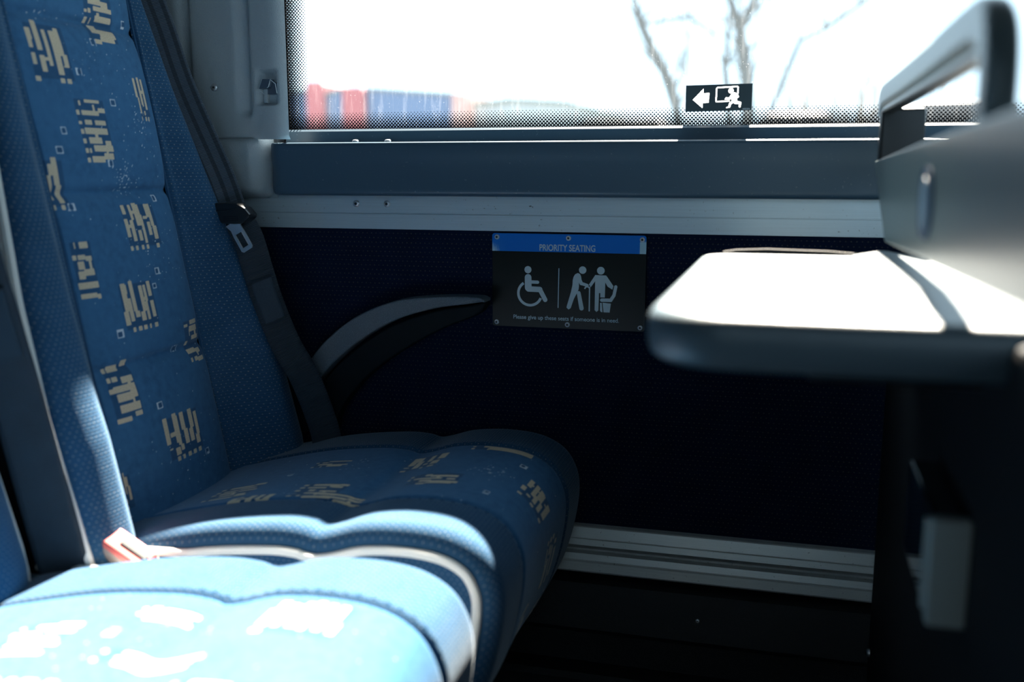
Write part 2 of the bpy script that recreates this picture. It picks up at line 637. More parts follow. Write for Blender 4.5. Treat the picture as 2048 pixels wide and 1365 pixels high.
box('floor', (-3.2, -1.1, -0.1), (3.4, YW + 0.012, 0.0), M['floor'])
tag(bpy.data.objects['floor'], 'dark vinyl cabin floor below the seats', kind=st)
ceil = box('ceiling', (-3.2, -1.1, 2.0), (3.4, YW + 0.10, 2.06), M['ceiling'])
tag(ceil, 'dark grey cabin ceiling above the frame', kind=st)
wl = box('wall_left', (-3.26, -1.1, -0.1), (-3.2, YW + 0.10, 2.06), M['inner'])
tag(wl, 'grey rear cabin wall behind the seats', kind=st)
wn = box('wall_near', (-3.2, -1.16, -0.1), (3.4, -1.1, 0.95), M['inner'])
tag(wn, 'grey opposite side wall behind the camera', kind=st)
box('header', (-3.2, -1.16, 1.58), (3.4, -1.1, 2.06), M['inner'], wn)  # unseen, set low to keep the opposite window light in a low band
box('light_block_panel', (-3.2, -1.16, 0.95), (-0.2, -1.1, 1.58), M['inner'], wn)  # unseen, added to shut off window light from the rear
for xx in (1.9, 3.2):
    box('window_post', (xx, -1.16, 0.95), (xx + 0.2, -1.1, 1.58), M['inner'], wn)
wr = box('wall_right', (3.4, -1.1, -0.1), (3.46, YW + 0.10, 0.9), M['inner'])
tag(wr, 'grey front bulkhead under the windscreen opening', kind=st)
box('header', (3.4, -1.1, 1.5), (3.46, YW + 0.10, 2.06), M['inner'], wr)  # unseen, added to narrow the windscreen light to a low band

# ------------------------------------------------------------------ window with printed dot border
win = bpy.data.objects.new('window_1', None)
COL.objects.link(win)
win.location = (0, 1.535, 0.95)
tag(win, 'large side window with black dotted print along its edges', kind=st)
GX0, GX1, GZ0, GZ1, GY = -0.825, 2.5, 0.940, 1.74, 1.535
bm = bmesh.new()
f = bm.faces.new([bm.verts.new(p) for p in ((GX0, GY, GZ0), (GX1, GY, GZ0), (GX1, GY, GZ1), (GX0, GY, GZ1))])
from_bm('glass_pane', bm, M['glass'], win)
V = np.array([[(GX0, GY - 0.0015, GZ0), (GX1, GY - 0.0015, GZ0)], [(GX0, GY - 0.0015, GZ0 + 0.05), (GX1, GY - 0.0015, GZ0 + 0.05)]])
UV = np.array([[(0, 0), (0, GX1 - GX0)], [(0.05, 0), (0.05, GX1 - GX0)]], float)
UV[..., 0] -= 0.012
sheet('dotted_border', V, UV, M['frit_bottom'], win)
V = np.array([[(GX0, GY - 0.0022, GZ0), (GX0 + 0.06, GY - 0.0022, GZ0)], [(GX0, GY - 0.0022, GZ1), (GX0 + 0.06, GY - 0.0022, GZ1)]])
UV = np.array([[(0, 0), (0.06, 0)], [(0, GZ1 - GZ0), (0.06, GZ1 - GZ0)]], float)
sheet('dotted_border', V, UV, M['frit_left'], win)
box('top_frame', (GX0, 1.50, 1.74), (GX1, 1.60, 2.0), M['inner'], win)
box('front_frame', (2.5, 1.50, 0.93), (3.4, 1.60, 2.0), M['inner'], win)

# ------------------------------------------------------------------ sill strip, rail cover, aluminium strips
sill = from_bm('trim_2', prism_bm([(1.497, 0.930), (1.527, 0.930), (1.527, 0.9605), (1.507, 0.9605), (1.502, 0.957)], 'x', -0.792, 2.4), M['sill'])
tag(sill, 'slim dark grey sill strip along the bottom of the window', kind=st)

prof = [(1.499, 0.9375), (1.456, 0.9385)] + arc(1.456, 0.9325, 0.006, 90, 180, 4) + [(1.4505, 0.915), (1.4545, 0.900), (1.4525, 0.868)] + \
    arc(1.4605, 0.864, 0.008, 180, 260, 4) + [(1.499, 0.8555)]
prof = [(p[0], p[1]) for p in prof][::-1]
bm = bmesh.new()
# end cap at the left is rounded in plan: shrink the section over the last centimetres
secs = []
for t, xx in ((0.0, -0.800), (0.25, -0.7985), (0.6, -0.794), (0.9, -0.787), (1.0, -0.779), (1.0, 2.4)):
    cz = 0.897
    ring = []
    for (py, pz) in prof:
        k_ = 0.80 + 0.20 * math.sqrt(max(0, 1 - (1 - t) ** 2))
        zz = cz + (pz - cz) * k_ if pz < 0.90 else pz
        yy = 1.499 - (1.499 - py) * (0.72 + 0.28 * t)
        ring.append(bm.verts.new((xx, yy, zz)))
    secs.append(ring)
for r0, r1 in zip(secs, secs[1:]):
    for i in range(len(prof) - 1):
        bm.faces.new((r0[i], r0[i + 1], r1[i + 1], r1[i]))
bm.faces.new(secs[0])
rail = from_bm('trim_3', bm, M['rail'], None, True, 40)
tag(rail, 'wide dark grey rail cover with rounded left end below the window', kind=st)
for xx in (-0.664, -0.609):
    screw((xx, 1.487, 0.9375), (0, 0, 1), 0.006, 0.006, rail)

alu = from_bm('trim_4', prism_bm([(1.499, 0.802), (1.4935, 0.8025), (1.4935, 0.8265), (1.4955, 0.8268), (1.4955, 0.8280), (1.4935, 0.8283), (1.4935, 0.862), (1.499, 0.862)], 'x', -1.3, 2.4), M['alu'])
tag(alu, 'flat brushed aluminium strip with one groove under the rail cover', kind=st)
for xx in (-0.668, -0.615):
    screw((xx, 1.4935, 0.8425), (0, -1, 0), 0.0055, 0.004, alu)

pr = [(1.499, 0.267), (1.470, 0.267), (1.468, 0.270), (1.4705, 0.2835), (1.4725, 0.2845), (1.4725, 0.2860), (1.4712, 0.2868), (1.4740, 0.2965),
      (1.487, 0.2972), (1.487, 0.3015), (1.477, 0.3022), (1.4768, 0.3045), (1.487, 0.3055), (1.487, 0.3085), (1.4765, 0.3092), (1.4790, 0.3185),
      (1.4805, 0.3190), (1.4805, 0.3200), (1.4790, 0.3208), (1.4835, 0.3365), (1.486, 0.3378), (1.499, 0.3378)]
track = from_bm('trim_5', prism_bm(pr, 'x', -1.3, 2.4), M['alu_track'])
tag(track, 'grooved aluminium seat track along the foot of the carpeted wall', kind=st)

base = from_bm('baseboard_far', prism_bm([(1.51, -0.0), (1.47, 0.0), (1.468, 0.06), (1.440, 0.066), (1.438, 0.10), (1.445, 0.108), (1.478, 0.112), (1.480, 0.165),
                                          (1.448, 0.176), (1.444, 0.184), (1.446, 0.192), (1.462, 0.252), (1.48, 0.258), (1.51, 0.258)], 'x', -1.9, 2.4, bev=0.0), M['blackleather'], None, True, 30)
tag(base, 'black leather-grained kick ledge below the aluminium track', kind=st)
screw((-0.103, 1.4523, 0.215), (0, -1, 0.2), 0.0035, 0.002, base)

# ------------------------------------------------------------------ leather-grained pillar cover
nx, nz = 150, 150
xa = np.linspace(-1.40, -0.767, nx)
za = np.concatenate([np.linspace(0.944, 1.24, 120), np.linspace(1.26, 1.9, 30)])
XX, ZZ = np.meshgrid(xa, za)


def sstep(a, b, t):
    t = np.clip((t - a) / (b - a), 0, 1)
    return t * t * (3 - 2 * t)


YY = np.full_like(XX, 1.450)
for gx, gz in ((-0.9335, 1.020), (-0.8305, 0.980)):
    g = (sstep(gx - 0.022, gx - 0.004, XX) * (1 - sstep(gx + 0.002, gx + 0.006, XX)))
    YY += 0.010 * g * sstep(gz - 0.006, gz + 0.012, ZZ)
YY += 0.013 * np.clip((XX + 0.800) / 0.033, 0, 1) ** 3
rc = (sstep(-0.8140, -0.8060, XX) * (1 - sstep(-0.7835, -0.7795, XX)) * sstep(0.9970, 0.9995, ZZ) * (1 - sstep(1.046, 1.054, ZZ)))
YY += 0.012 * rc
YY += 0.004 * (1 - sstep(0.944, 0.950, ZZ))
V = np.stack([XX, YY, ZZ], -1)
pil = sheet('trim_1', V, np.stack([XX, ZZ], -1), M['pillar'])
tag(pil, 'grey leather-grained pillar cover with two vertical grooves left of the window', kind=st)
nx = 60
xa = np.concatenate([np.linspace(-1.40, -0.84, 20), np.linspace(-0.838, -0.805, 40)])
za = np.concatenate([np.linspace(0.850, 0.870, 14), np.linspace(0.873, 0.925, 14), np.linspace(0.928, 0.946, 12)])
XX, ZZ = np.meshgrid(xa, za)
ex = np.clip((XX + 0.832) / 0.027, 0, 1)
ez = np.clip((0.868 - ZZ) / 0.018, 0, 1)
et = np.clip((ZZ - 0.932) / 0.014, 0, 1)
e = np.clip(np.sqrt(ex ** 2 + ez ** 2), 0, 1)
YY = 1.440 + 0.050 * (1 - np.sqrt(1 - e ** 2 * 0.9999)) + 0.012 * (1 - np.sqrt(1 - et ** 2 * 0.999))
sheet('lower_block', np.stack([XX, YY, ZZ], -1), np.stack([XX, ZZ], -1), M['pillar'], pil)
box('pillar_core', (-1.40, 1.484, 0.86), (-0.80, 1.512, 1.9), M['inner'], pil)
box('light_leak_filler', (-0.835, 1.5085, 0.86), (-0.765, 1.520, 0.9585), M['blackmatte'], pil)  # added to stop sunlight leaking through the gap at this corner
screw((-0.888, 1.450, 1.0255), (0, -1, 0), 0.0062, 0.0045, pil, hole=0.3)
# folded coat hook in its recess
pl = [(-0.8075, 1.0215), (-0.8015, 1.0365), (-0.7865, 1.0360), (-0.7905, 1.0240), (-0.7935, 1.0222)]
hk = from_bm('coat_hook', prism_bm(pl, 'y', 1.446, 1.458, bev=0.0008), M['hook'], pil, True)
from_bm('hook_plate', prism_bm([(-0.7985, 1.0135), (-0.7985, 1.0225), (-0.7925, 1.0225), (-0.787, 1.034), (-0.7795, 1.0285), (-0.7795, 1.0135)], 'y', 1.4555, 1.459), M['hook'], hk)
ed = tube_bm([(-0.7930, 1.4455, 1.0228), (-0.7905, 1.4455, 1.0245), (-0.7872, 1.4455, 1.0352), (-0.7800, 1.448, 1.0290), (-0.7798, 1.452, 1.0145)], 0.0007, 6)
tube_bm([(-0.802, 1.447, 1.0370), (-0.8085, 1.447, 1.0213), (-0.8020, 1.452, 1.0135)], 0.0006, 6, ed)
from_bm('hook_edge', ed, M['hook_edge'], hk, True)
from_bm('hook_stem', prism_bm([(-0.8045, 1.0), (-0.8045, 1.0218), (-0.7975, 1.0218), (-0.7975, 1.0)], 'y', 1.454, 1.462, bev=0.0015), M['pillar'], hk, True)

# ================================================================== seats
rnd = random.Random(7)


def interp(tab, z):
    a = np.array(tab, float)
    return np.interp(z, a[:, 0], a[:, 1])


def paint(U, W, motifs, squares, flecks, seed):
    """woven barcode motifs, hollow squares and fleck clusters on a (U,W) metre grid"""
    rg = random.Random(seed)
    tan = np.zeros_like(U)
    dark = np.zeros_like(U)
    fl = np.zeros_like(U)

    def rect(arr, u0, u1, w0, w1, val=1.0, skew=0.0, w_ref=0.0):
        uu = U - skew * (W - w_ref)
        m_ = (uu >= u0) & (uu <= u1) & (W >= w0) & (W <= w1)
        arr[m_] = val
    for (cu, cw, wu, hw, kind) in motifs:
        n = max(3, int(round((wu if kind == 'v' else hw) / 0.0125)))
        step = (wu if kind == 'v' else hw) / n
        L = hw if kind == 'v' else wu
        rect(dark, cu - wu / 2, cu + wu / 2, cw - hw / 2 + 0.004, cw + hw / 2 - 0.004)
        for i in range(n):
            a = -((wu if kind == 'v' else hw) / 2) + i * step
            th = step * rg.uniform(0.45, 0.78)
            lo = -L / 2 + rg.choice([0.14, 0.18, 0.2, 0.28]) * L
            hi = L / 2 - rg.choice([0.0, 0.03, 0.06, 0.12]) * L
            cut = rg.uniform(-0.2, 0.3) * L
            sh = step * rg.choice([-0.25, 0, 0.25, 0.35])
            pieces = [(lo, cut, 0.0), (cut, hi, sh)]
            if rg.random() < 0.35:
                pieces[0] = (lo, cut - 0.006, 0.0)
            for (p0, p1, s_) in pieces:
                if kind == 'v':
                    rect(tan, cu + a + s_, cu + a + th + s_, cw + p0, cw + p1)
                else:
                    rect(tan, cu + p0, cu + p1, cw + a + s_, cw + a + th + s_)
            # detached dots below the bars
            if rg.random() < 0.75:
                d0 = -L / 2 + 0.0
                if kind == 'v':
                    rect(tan, cu + a, cu + a + th * 0.8, cw + d0, cw + d0 + 0.006)
                else:
                    rect(tan, cu + d0, cu + d0 + 0.006, cw + a, cw + a + th * 0.8)
            # bridges
            if i and rg.random() < 0.45:
                b0 = rg.uniform(-0.15, 0.3) * L
                if kind == 'v':
                    rect(tan, cu + a - step * 0.5, cu + a + th * 0.5, cw + b0, cw + b0 + 0.0045)
                else:
                    rect(tan, cu + b0, cu + b0 + 0.0045, cw + a - step * 0.5, cw + a + th * 0.5)
    for (cu, cw, s_) in squares:
        r_ = (np.abs(U - cu) < s_) & (np.abs(W - cw) < s_ * 0.85)
        i_ = (np.abs(U - cu) < s_ * 0.55) & (np.abs(W - cw) < s_ * 0.45)
        ring = r_ & ~i_ & (np.array([[rg.random() for _ in range(U.shape[1])] for _ in range(1)]) < 0.85)
        fl[ring] = 0.62
        dark[i_] = 1.0
    gen = np.random.RandomState(seed)
    prob = np.full_like(U, 0.0012)
    for (cu, cw, ru, rw, dens) in flecks:
        prob += dens * np.exp(-((U - cu) / ru) ** 2 - ((W - cw) / rw) ** 2)
    hit = gen.rand(*U.shape) < prob
    fl[hit & (tan < 0.5)] = gen.uniform(0.45, 0.8, int((hit & (tan < 0.5)).sum()))
    return dict(tan=tan, dark=dark * (1 - tan), fleck=fl)


BH = 0.115     # half width of the centre panel (plus a seam)
CB = 1.175     # centre line of the far backrest
WB = 0.255     # its half width


BX = [0.0]


def back_x(z):
    return BX[0] - 0.805 - 0.19 * (z - 0.47) - 0.10 * np.clip(z - 1.25, 0, 1) ** 2


P_CREST = [(0.40, 0.070), (0.47, 0.074), (0.58, 0.070), (0.70, 0.055), (0.80, 0.042), (0.90, 0.028), (1.0, 0.016), (1.15, 0.004), (1.4, 0.0)]
P_PIPE = [(0.40, 0.045), (0.47, 0.045), (0.65, 0.030), (0.80, 0.014), (1.0, -0.008), (1.15, -0.02), (1.4, -0.03)]
W_HALF = [(0.40, 0.250), (0.47, 0.258), (0.62, 0.256), (0.75, 0.240), (0.90, 0.208), (1.02, 0.184), (1.15, 0.164), (1.3, 0.155), (1.42, 0.15)]
S_HALF = [(0.40, 0.122), (0.9, 0.124), (1.15, 0.126), (1.4, 0.110)]


def build_seat(dy, label, seed, back_paint, cush_paint, armrest):
    root = thing('bus_seat', label, 'bus seat', (-0.6, 1.19 + dy, 0.0), 'pair of blue patterned bus seats')
    cb = CB + dy + (-0.035 if dy else 0.0)
    BX[0] = -0.045 if dy else 0.0
    Z0, Z1 = 0.405, 1.42
    # --- back shell is the backrest part
    bm = bmesh.new()
    rings = []
    for z in np.linspace(Z0, Z1, 26):
        x = float(back_x(z))
        w = float(interp(W_HALF, z))
        pp = float(interp(P_PIPE, z))
        ring = [(x + pp - 0.004, -w + 0.002), (x - 0.055, -w), (x - 0.085, -w * 0.8), (x - 0.085, w * 0.8), (x - 0.055, w), (x + pp - 0.004, w - 0.002)]
        rings.append([bm.verts.new((a, cb + b, z)) for a, b in ring])
    for r0, r1 in zip(rings, rings[1:]):
        for i in range(5):
            bm.faces.new((r0[i], r0[i + 1], r1[i + 1], r1[i]))
    bm.faces.new(rings[0])
    bm.faces.new(rings[-1])
    back = from_bm('backrest', bm, M['blackmatte'], root, True, 50)

    # --- velvet centre panel
    nz, nu = 500, 132
    z = np.linspace(Z0, Z1, nz)
    s = np.linspace(-1, 1, nu)
    SS, Zg = np.meshgrid(s, z)
    sh = interp(S_HALF, Zg)
    Yg = SS * sh
    dome = 0.012 * (1 - np.abs(SS) ** 3)
    crease = np.zeros_like(Zg)
    pillow = np.zeros_like(Zg)
    for zc in (0.642, 0.867, 1.09):
        crease += 0.0075 * np.exp(-((Zg - zc) / 0.0065) ** 2)
        crease += 0.006 * np.exp(-((Zg - zc) / 0.03) ** 2)
    wr = np.zeros_like(Zg)
    rg = np.random.RandomState(seed)
    for _ in range(14):
        kx, kz, ph = rg.uniform(-20, 20), rg.uniform(-25, 25), rg.uniform(0, 6.28)
        wr += 0.00035 * np.sin(kx * Yg + kz * Zg + ph)
    Xg = back_x(Zg) + dome - crease * (1 - 0.4 * np.abs(SS)) + wr - 0.005 * (np.abs(SS) > 0.985)
    V = np.stack([Xg, Yg + cb, Zg], -1)
    at = paint(Yg, Zg, *back_paint, seed)
    sheet('centre_panel', V, np.stack([Yg, Zg], -1), M['velvet'], back, at, flip=False)

    # --- bolsters and piping
    for sd in (-1, 1):
        nz2, nq = 150, 44
        z2 = np.linspace(Z0, Z1, nz2)
        q = np.linspace(0, 1, nq)
        Q, Z2 = np.meshgrid(q, z2)
        sh = interp(S_HALF, Z2)
        wh = interp(W_HALF, Z2)
        p = interp(P_CREST, Z2) * (1.0 if sd > 0 else 0.92)
        pp = interp(P_PIPE, Z2)
        up = sstep(0.0, 0.62, Q)
        D = np.where(Q < 0.62, p * up, pp + (p - pp) * np.sqrt(np.clip(1 - ((Q - 0.62) / 0.38) ** 2, 0, 1)))
        D = D - 0.006 * np.exp(-(Q / 0.03) ** 2) + 0.003 * np.exp(-((Q - 0.08) / 0.05) ** 2)
        Yb = sd * (sh + (wh - sh) * Q)
        V = np.stack([back_x(Z2) + D, Yb + cb, Z2], -1)
        if sd < 0:
            V = V[:, ::-1]
            Yb = Yb[:, ::-1]
        sheet('bolster', V, np.stack([Yb, Z2], -1), M['bolster'], back)
        zz = np.linspace(Z0, Z1, 40)
        pts = [(float(back_x(a)) + float(interp(P_PIPE, a)) + 0.001, cb + sd * (float(interp(W_HALF, a)) + 0.001), float(a)) for a in zz]
        from_bm('piping', tube_bm(pts, 0.0058, 8), M['piping'], back, True)
        # double cord behind the first one
        pts = [(a - 0.0105, b + sd * 0.0015, c) for a, b, c in pts]
        from_bm('piping', tube_bm(pts, 0.0052, 8), M['piping'], back, True)
        # stitched seam between the panels
        pts = [(float(back_x(a)) - 0.0015, cb + sd * float(interp(S_HALF, a)), float(a)) for a in zz]
        from_bm('seam_cord', tube_bm(pts, 0.0016, 6), M['bolster'], back, True)

    # --- cushion
    y0, y1 = 0.975 + dy, 1.437 + dy
    cc, hw = (y0 + y1) / 2, (y1 - y0) / 2
    path = catmull([(-0.83, 0.438), (-0.78, 0.449), (-0.736, 0.461), (-0.644, 0.482), (-0.56, 0.4925), (-0.520, 0.4925), (-0.501, 0.4885), (-0.482, 0.4925), (-0.445, 0.5035),
                    (-0.395, 0.508), (-0.345, 0.504), (-0.310, 0.489), (-0.290, 0.465), (-0.281, 0.430), (-0.287, 0.375), (-0.304, 0.315), (-0.33, 0.262)], 24)
    path = np.array(path)
    seglen = np.r_[0, np.cumsum(np.hypot(*np.diff(path, axis=0).T))]
    T = seglen[-1]

    def at_path(t):
        return np.interp(t, seglen, path[:, 0]), np.interp(t, seglen, path[:, 1])

    def surf(t, u):
        """t metres along the path, u lateral -1..1 -> xyz with crown and edge roll"""
        x, z = at_path(t)
        dx = np.interp(t + 0.006, seglen, path[:, 0]) - np.interp(t - 0.006, seglen, path[:, 0])
        dz = np.interp(t + 0.006, seglen, path[:, 1]) - np.interp(t - 0.006, seglen, path[:, 1])
        ln = np.hypot(dx, dz) + 1e-9
        nx_, nz_ = -dz / ln, dx / ln
        au = np.abs(u)
        e_ = np.clip((au - 0.88) / 0.12, 0, 1)
        drop = 0.027 * (1 - np.sqrt(np.clip(1 - e_ ** 2 * 0.999, 0, 1)))
        rear = np.clip(1 - t / 0.16, 0, 1)
        drop = drop * (1 - 0.85 * rear)
        dip = 0.004 * (1 - np.clip(au / 0.55, 0, 1) ** 2)
        groove = 0.0045 * np.exp(-((au - 0.525) / 0.018) ** 2)
        k_ = -(drop + dip + groove)
        return x + nx_ * k_, z + nz_ * k_
    nt, nu = 330, 124
    t = np.linspace(0, T, nt)
    u = np.linspace(-0.525, 0.525, nu)
    Ug, Tg = np.meshgrid(u, t)
    X_, Z_ = surf(Tg, Ug)
    Yc = Ug * hw
    # cushion body: closed section extruded across, pulled in under the cover
    sec = []
    for tt in np.linspace(0, T, 46):
        xx, zz = surf(np.array([tt]), np.array([1.0]))
        sec.append((float(xx[0]) - 0.002, float(zz[0]) - 0.001))
    sec = sec + [(-0.36, 0.245), (-0.80, 0.30), (-0.84, 0.36)]
    bm = prism_bm(sec, 'y', y0 + 0.001, y1 - 0.001)
    uvl = bm.loops.layers.uv.new('UVMap')
    for f_ in bm.faces:
        for l_ in f_.loops:
            l_[uvl].uv = (l_.vert.co.x, l_.vert.co.z)
    cush = from_bm('cushion', bm, M['bolster'], root, True, 40)
    at = paint(Yc, Tg, *cush_paint, seed + 3)
    sheet('centre_panel', np.stack([X_, Yc + cc, Z_], -1), np.stack([Yc, Tg], -1), M['velvet'], cush, at)
    for sd in (-1, 1):
        u2 = np.linspace(0.525, 1.0, 40) if sd > 0 else np.linspace(-1.0, -0.525, 40)
        t2 = np.linspace(0, T, 160)
        Ug, Tg = np.meshgrid(u2, t2)
        X_, Z_ = surf(Tg, Ug)
        sheet('side_panel', np.stack([X_, Ug * hw + cc, Z_], -1), np.stack([Ug * hw, Tg], -1), M['bolster'], cush)
        t3 = np.linspace(0.01, T, 90)
        X_, Z_ = surf(t3, np.full_like(t3, 1.0))
        from_bm('piping', tube_bm([(a + 0.001, cc + sd * (hw + 0.002), b + 0.010 * max(0.0, 1 - (a + 0.83) / 0.17)) for a, b in zip(X_, Z_)], 0.0056, 8), M['piping'], cush, True)
        # stitches
        bm = bmesh.new()
        X_, Z_ = surf(np.linspace(0.3, T - 0.06, 60), np.full(60, 0.56))
        for a, b, a2, b2 in zip(X_[::2], Z_[::2], X_[1::2], Z_[1::2]):
            tube_bm([(a, cc + sd * 0.56 * hw, b + 0.0003), ((a + a2 * 1.5) / 2.5, cc + sd * 0.56 * hw, (b + b2 * 1.5) / 2.5 + 0.0003)], 0.0004, 4, bm)
        tag(from_bm('stitching', bm, M['bolster'], cush), kind='stuff')
    # seat pedestal
    box('seat_base', (-0.80, y0 + 0.05, 0.0), (-0.48, y1 - 0.05, 0.30), M['blackmatte'], root, 0.01)

    if armrest:
        ya, yb = 1.442, 1.474
        top = catmull([(-0.775, 0.548), (-0.743, 0.582), (-0.705, 0.626), (-0.65, 0.667), (-0.583, 0.694), (-0.51, 0.703), (-0.452, 0.7042), (-0.438, 0.7000)], 6)
        mid = catmull([(-0.742, 0.530), (-0.722, 0.557), (-0.690, 0.592), (-0.64, 0.632), (-0.583, 0.664), (-0.52, 0.684), (-0.465, 0.693), (-0.438, 0.6975)], 6)
        bot = catmull([(-0.70, 0.462), (-0.690, 0.500), (-0.664, 0.540), (-0.62, 0.583), (-0.56, 0.624), (-0.50, 0.656), (-0.452, 0.676), (-0.438, 0.690)], 6)

        def band(a, b, y0_, y1_, bm):
            rows = []
            for yy in (y0_, y1_):
                rows.append(([bm.verts.new((p[0], yy, p[1])) for p in a], [bm.verts.new((p[0], yy, p[1])) for p in b]))
            n = len(a)
            for i in range(n - 1):
                bm.faces.new((rows[0][0][i], rows[0][0][i + 1], rows[0][1][i + 1], rows[0][1][i]))
                bm.faces.new((rows[1][0][i], rows[1][0][i + 1], rows[1][1][i + 1], rows[1][1][i]))
                bm.faces.new((rows[0][0][i], rows[0][0][i + 1], rows[1][0][i + 1], rows[1][0][i]))
                bm.faces.new((rows[0][1][i], rows[0][1][i + 1], rows[1][1][i + 1], rows[1][1][i]))
            for i in (0, n - 1):
                bm.faces.new((rows[0][0][i], rows[0][1][i], rows[1][1][i], rows[1][0][i]))
            bmesh.ops.recalc_face_normals(bm, faces=bm.faces)
            es = [e_ for e_ in bm.edges if len(e_.link_faces) == 2 and e_.calc_face_angle(0) > 0.9]
            bmesh.ops.bevel(bm, geom=es, offset=0.0035, segments=3, affect='EDGES', profile=0.5)
            return bm
        inset = [(p[0] + (q_[0] - p[0]) * 0.12, p[1] + (q_[1] - p[1]) * 0.12) for p, q_ in zip(mid, bot)]
        arm = from_bm('armrest', band(inset, bot, ya + 0.002, yb, bmesh.new()), M['arm_body'], root, True, 60)
        o = from_bm('armrest_pad', band(top, mid, ya - 0.001, yb + 0.004, bmesh.new()), M['arm_pad'], arm, True, 60)
        o['label'] = 'grey soft pad strip on top of the armrest'
        from_bm('pivot', prism_bm(circle(-0.755, 0.515, 0.045), 'y', 1.436, yb - 0.004, bev=0.004), M['arm_body'], arm, True)
    return root


# motif list: lateral offset from centre, height, width, height, bar direction
far_back = (
    [(1.102 - CB, 1.043, 0.062, 0.075, 'v'), (1.218 - CB, 1.105, 0.060, 0.078, 'h'), (1.272 - CB, 0.996, 0.028, 0.062, 'v'),
     (1.149 - CB, 0.949, 0.055, 0.086, 'h'), (1.052 - CB, 0.880, 0.048, 0.066, 'v'), (1.202 - CB, 0.821, 0.074, 0.066, 'v'),
     (1.075 - CB, 0.773, 0.030, 0.074, 'h'), (1.157 - CB, 0.716, 0.070, 0.066, 'v'), (1.272 - CB, 0.651, 0.042, 0.062, 'h'),
     (1.092 - CB, 0.612, 0.046, 0.078, 'h'), (1.190 - CB, 0.530, 0.078, 0.066, 'v'), (1.058 - CB, 0.487, 0.016, 0.050, 'v'),
     (1.14 - CB, 1.21, 0.06, 0.07, 'v'), (1.25 - CB, 1.30, 0.06, 0.07, 'h'), (1.11 - CB, 1.33, 0.05, 0.07, 'v')],
    [(1.276 - CB, 1.1, .0065), (1.198 - CB, 0.987, .0065), (1.19 - CB, 1.066, .006), (1.145 - CB, 1.023, .006), (1.166 - CB, 0.905, .006), (1.252 - CB, 0.856, .006),
     (1.212 - CB, 0.757, .006), (1.199 - CB, 0.737, .005), (1.223 - CB, 0.645, .007), (1.108 - CB, 0.684, .007), (1.150 - CB, 0.58, .007), (1.237 - CB, 0.493, .0055),
     (1.078 - CB, 0.922, .006), (1.078 - CB, 0.85, .006), (1.093 - CB, 0.946, .005)],
    [(1.190 - CB, 0.885, 0.022, 0.018, 0.20), (1.255 - CB, 0.962, 0.018, 0.03, 0.10), (1.215 - CB, 0.79, 0.06, 0.04, 0.03), (1.193 - CB, 1.004, 0.05, 0.1, 0.01),
     (1.19 - CB, 0.50, 0.06, 0.05, 0.015), (1.12 - CB, 1.09, 0.03, 0.03, 0.03)])
CC = 1.206


def ct(x):   # arc length along the cushion path for a given x on its top
    return (x + 0.83) * 1.02


far_cush = (
    [(1.151 - CC, ct(-0.704), 0.062, 0.070, 'v'), (1.124 - CC, ct(-0.564), 0.062, 0.066, 'v'), (1.060 - CC + 0.03, ct(-0.649), 0.040, 0.060, 'h'),
     (1.085 - CC + 0.012, ct(-0.513) - 0.012, 0.034, 0.066, 'v'), (1.250 - CC, ct(-0.608), 0.030, 0.055, 'v'), (1.265 - CC, ct(-0.473), 0.060, 0.055, 'h'),
     (1.169 - CC, ct(-0.425), 0.050, 0.078, 'v'), (1.215 - CC, ct(-0.300) + 0.015, 0.060, 0.060, 'h'), (1.318 - CC, ct(-0.373), 0.030, 0.090, 'v'),
     (1.255 - CC, ct(-0.28) + 0.10, 0.055, 0.075, 'v'), (1.15 - CC, ct(-0.28) + 0.16, 0.05, 0.07, 'h'), (1.30 - CC, ct(-0.28) + 0.20, 0.04, 0.06, 'v')],
    [(1.21 - CC, ct(-0.65), .005), (1.14 - CC, ct(-0.345), .006), (1.27 - CC, ct(-0.33), .006)],
    [(1.25 - CC, ct(-0.56), 0.03, 0.02, 0.05), (1.11 - CC, ct(-0.60), 0.02, 0.02, 0.06), (1.215 - CC, ct(-0.365), 0.02, 0.022, 0.15), (1.10 - CC, ct(-0.70), 0.02, 0.02, 0.04)])
NC = CC - 0.53
near_cush = (
    [(0.700 - NC, ct(-0.640), 0.062, 0.070, 'v'), (0.752 - NC, ct(-0.535), 0.026, 0.066, 'v'), (0.672 - NC, ct(-0.500), 0.024, 0.105, 'v'),
     (0.752 - NC, ct(-0.395), 0.060, 0.080, 'h'), (0.61 - NC, ct(-0.42), 0.05, 0.06, 'v'), (0.60 - NC, ct(-0.58), 0.05, 0.06, 'h')],
    [(0.713 - NC, ct(-0.568), .007)],
    [(0.72 - NC, ct(-0.5), 0.04, 0.04, 0.01)])
DY = -0.53
seat_far = build_seat(0.0, 'blue patterned bus seat next to the window wall, with the curved armrest', 11, far_back, far_cush, True)
seat_near = build_seat(DY, 'sunlit blue patterned bus seat on the aisle side, nearest the camera', 29, far_back, near_cush, False)


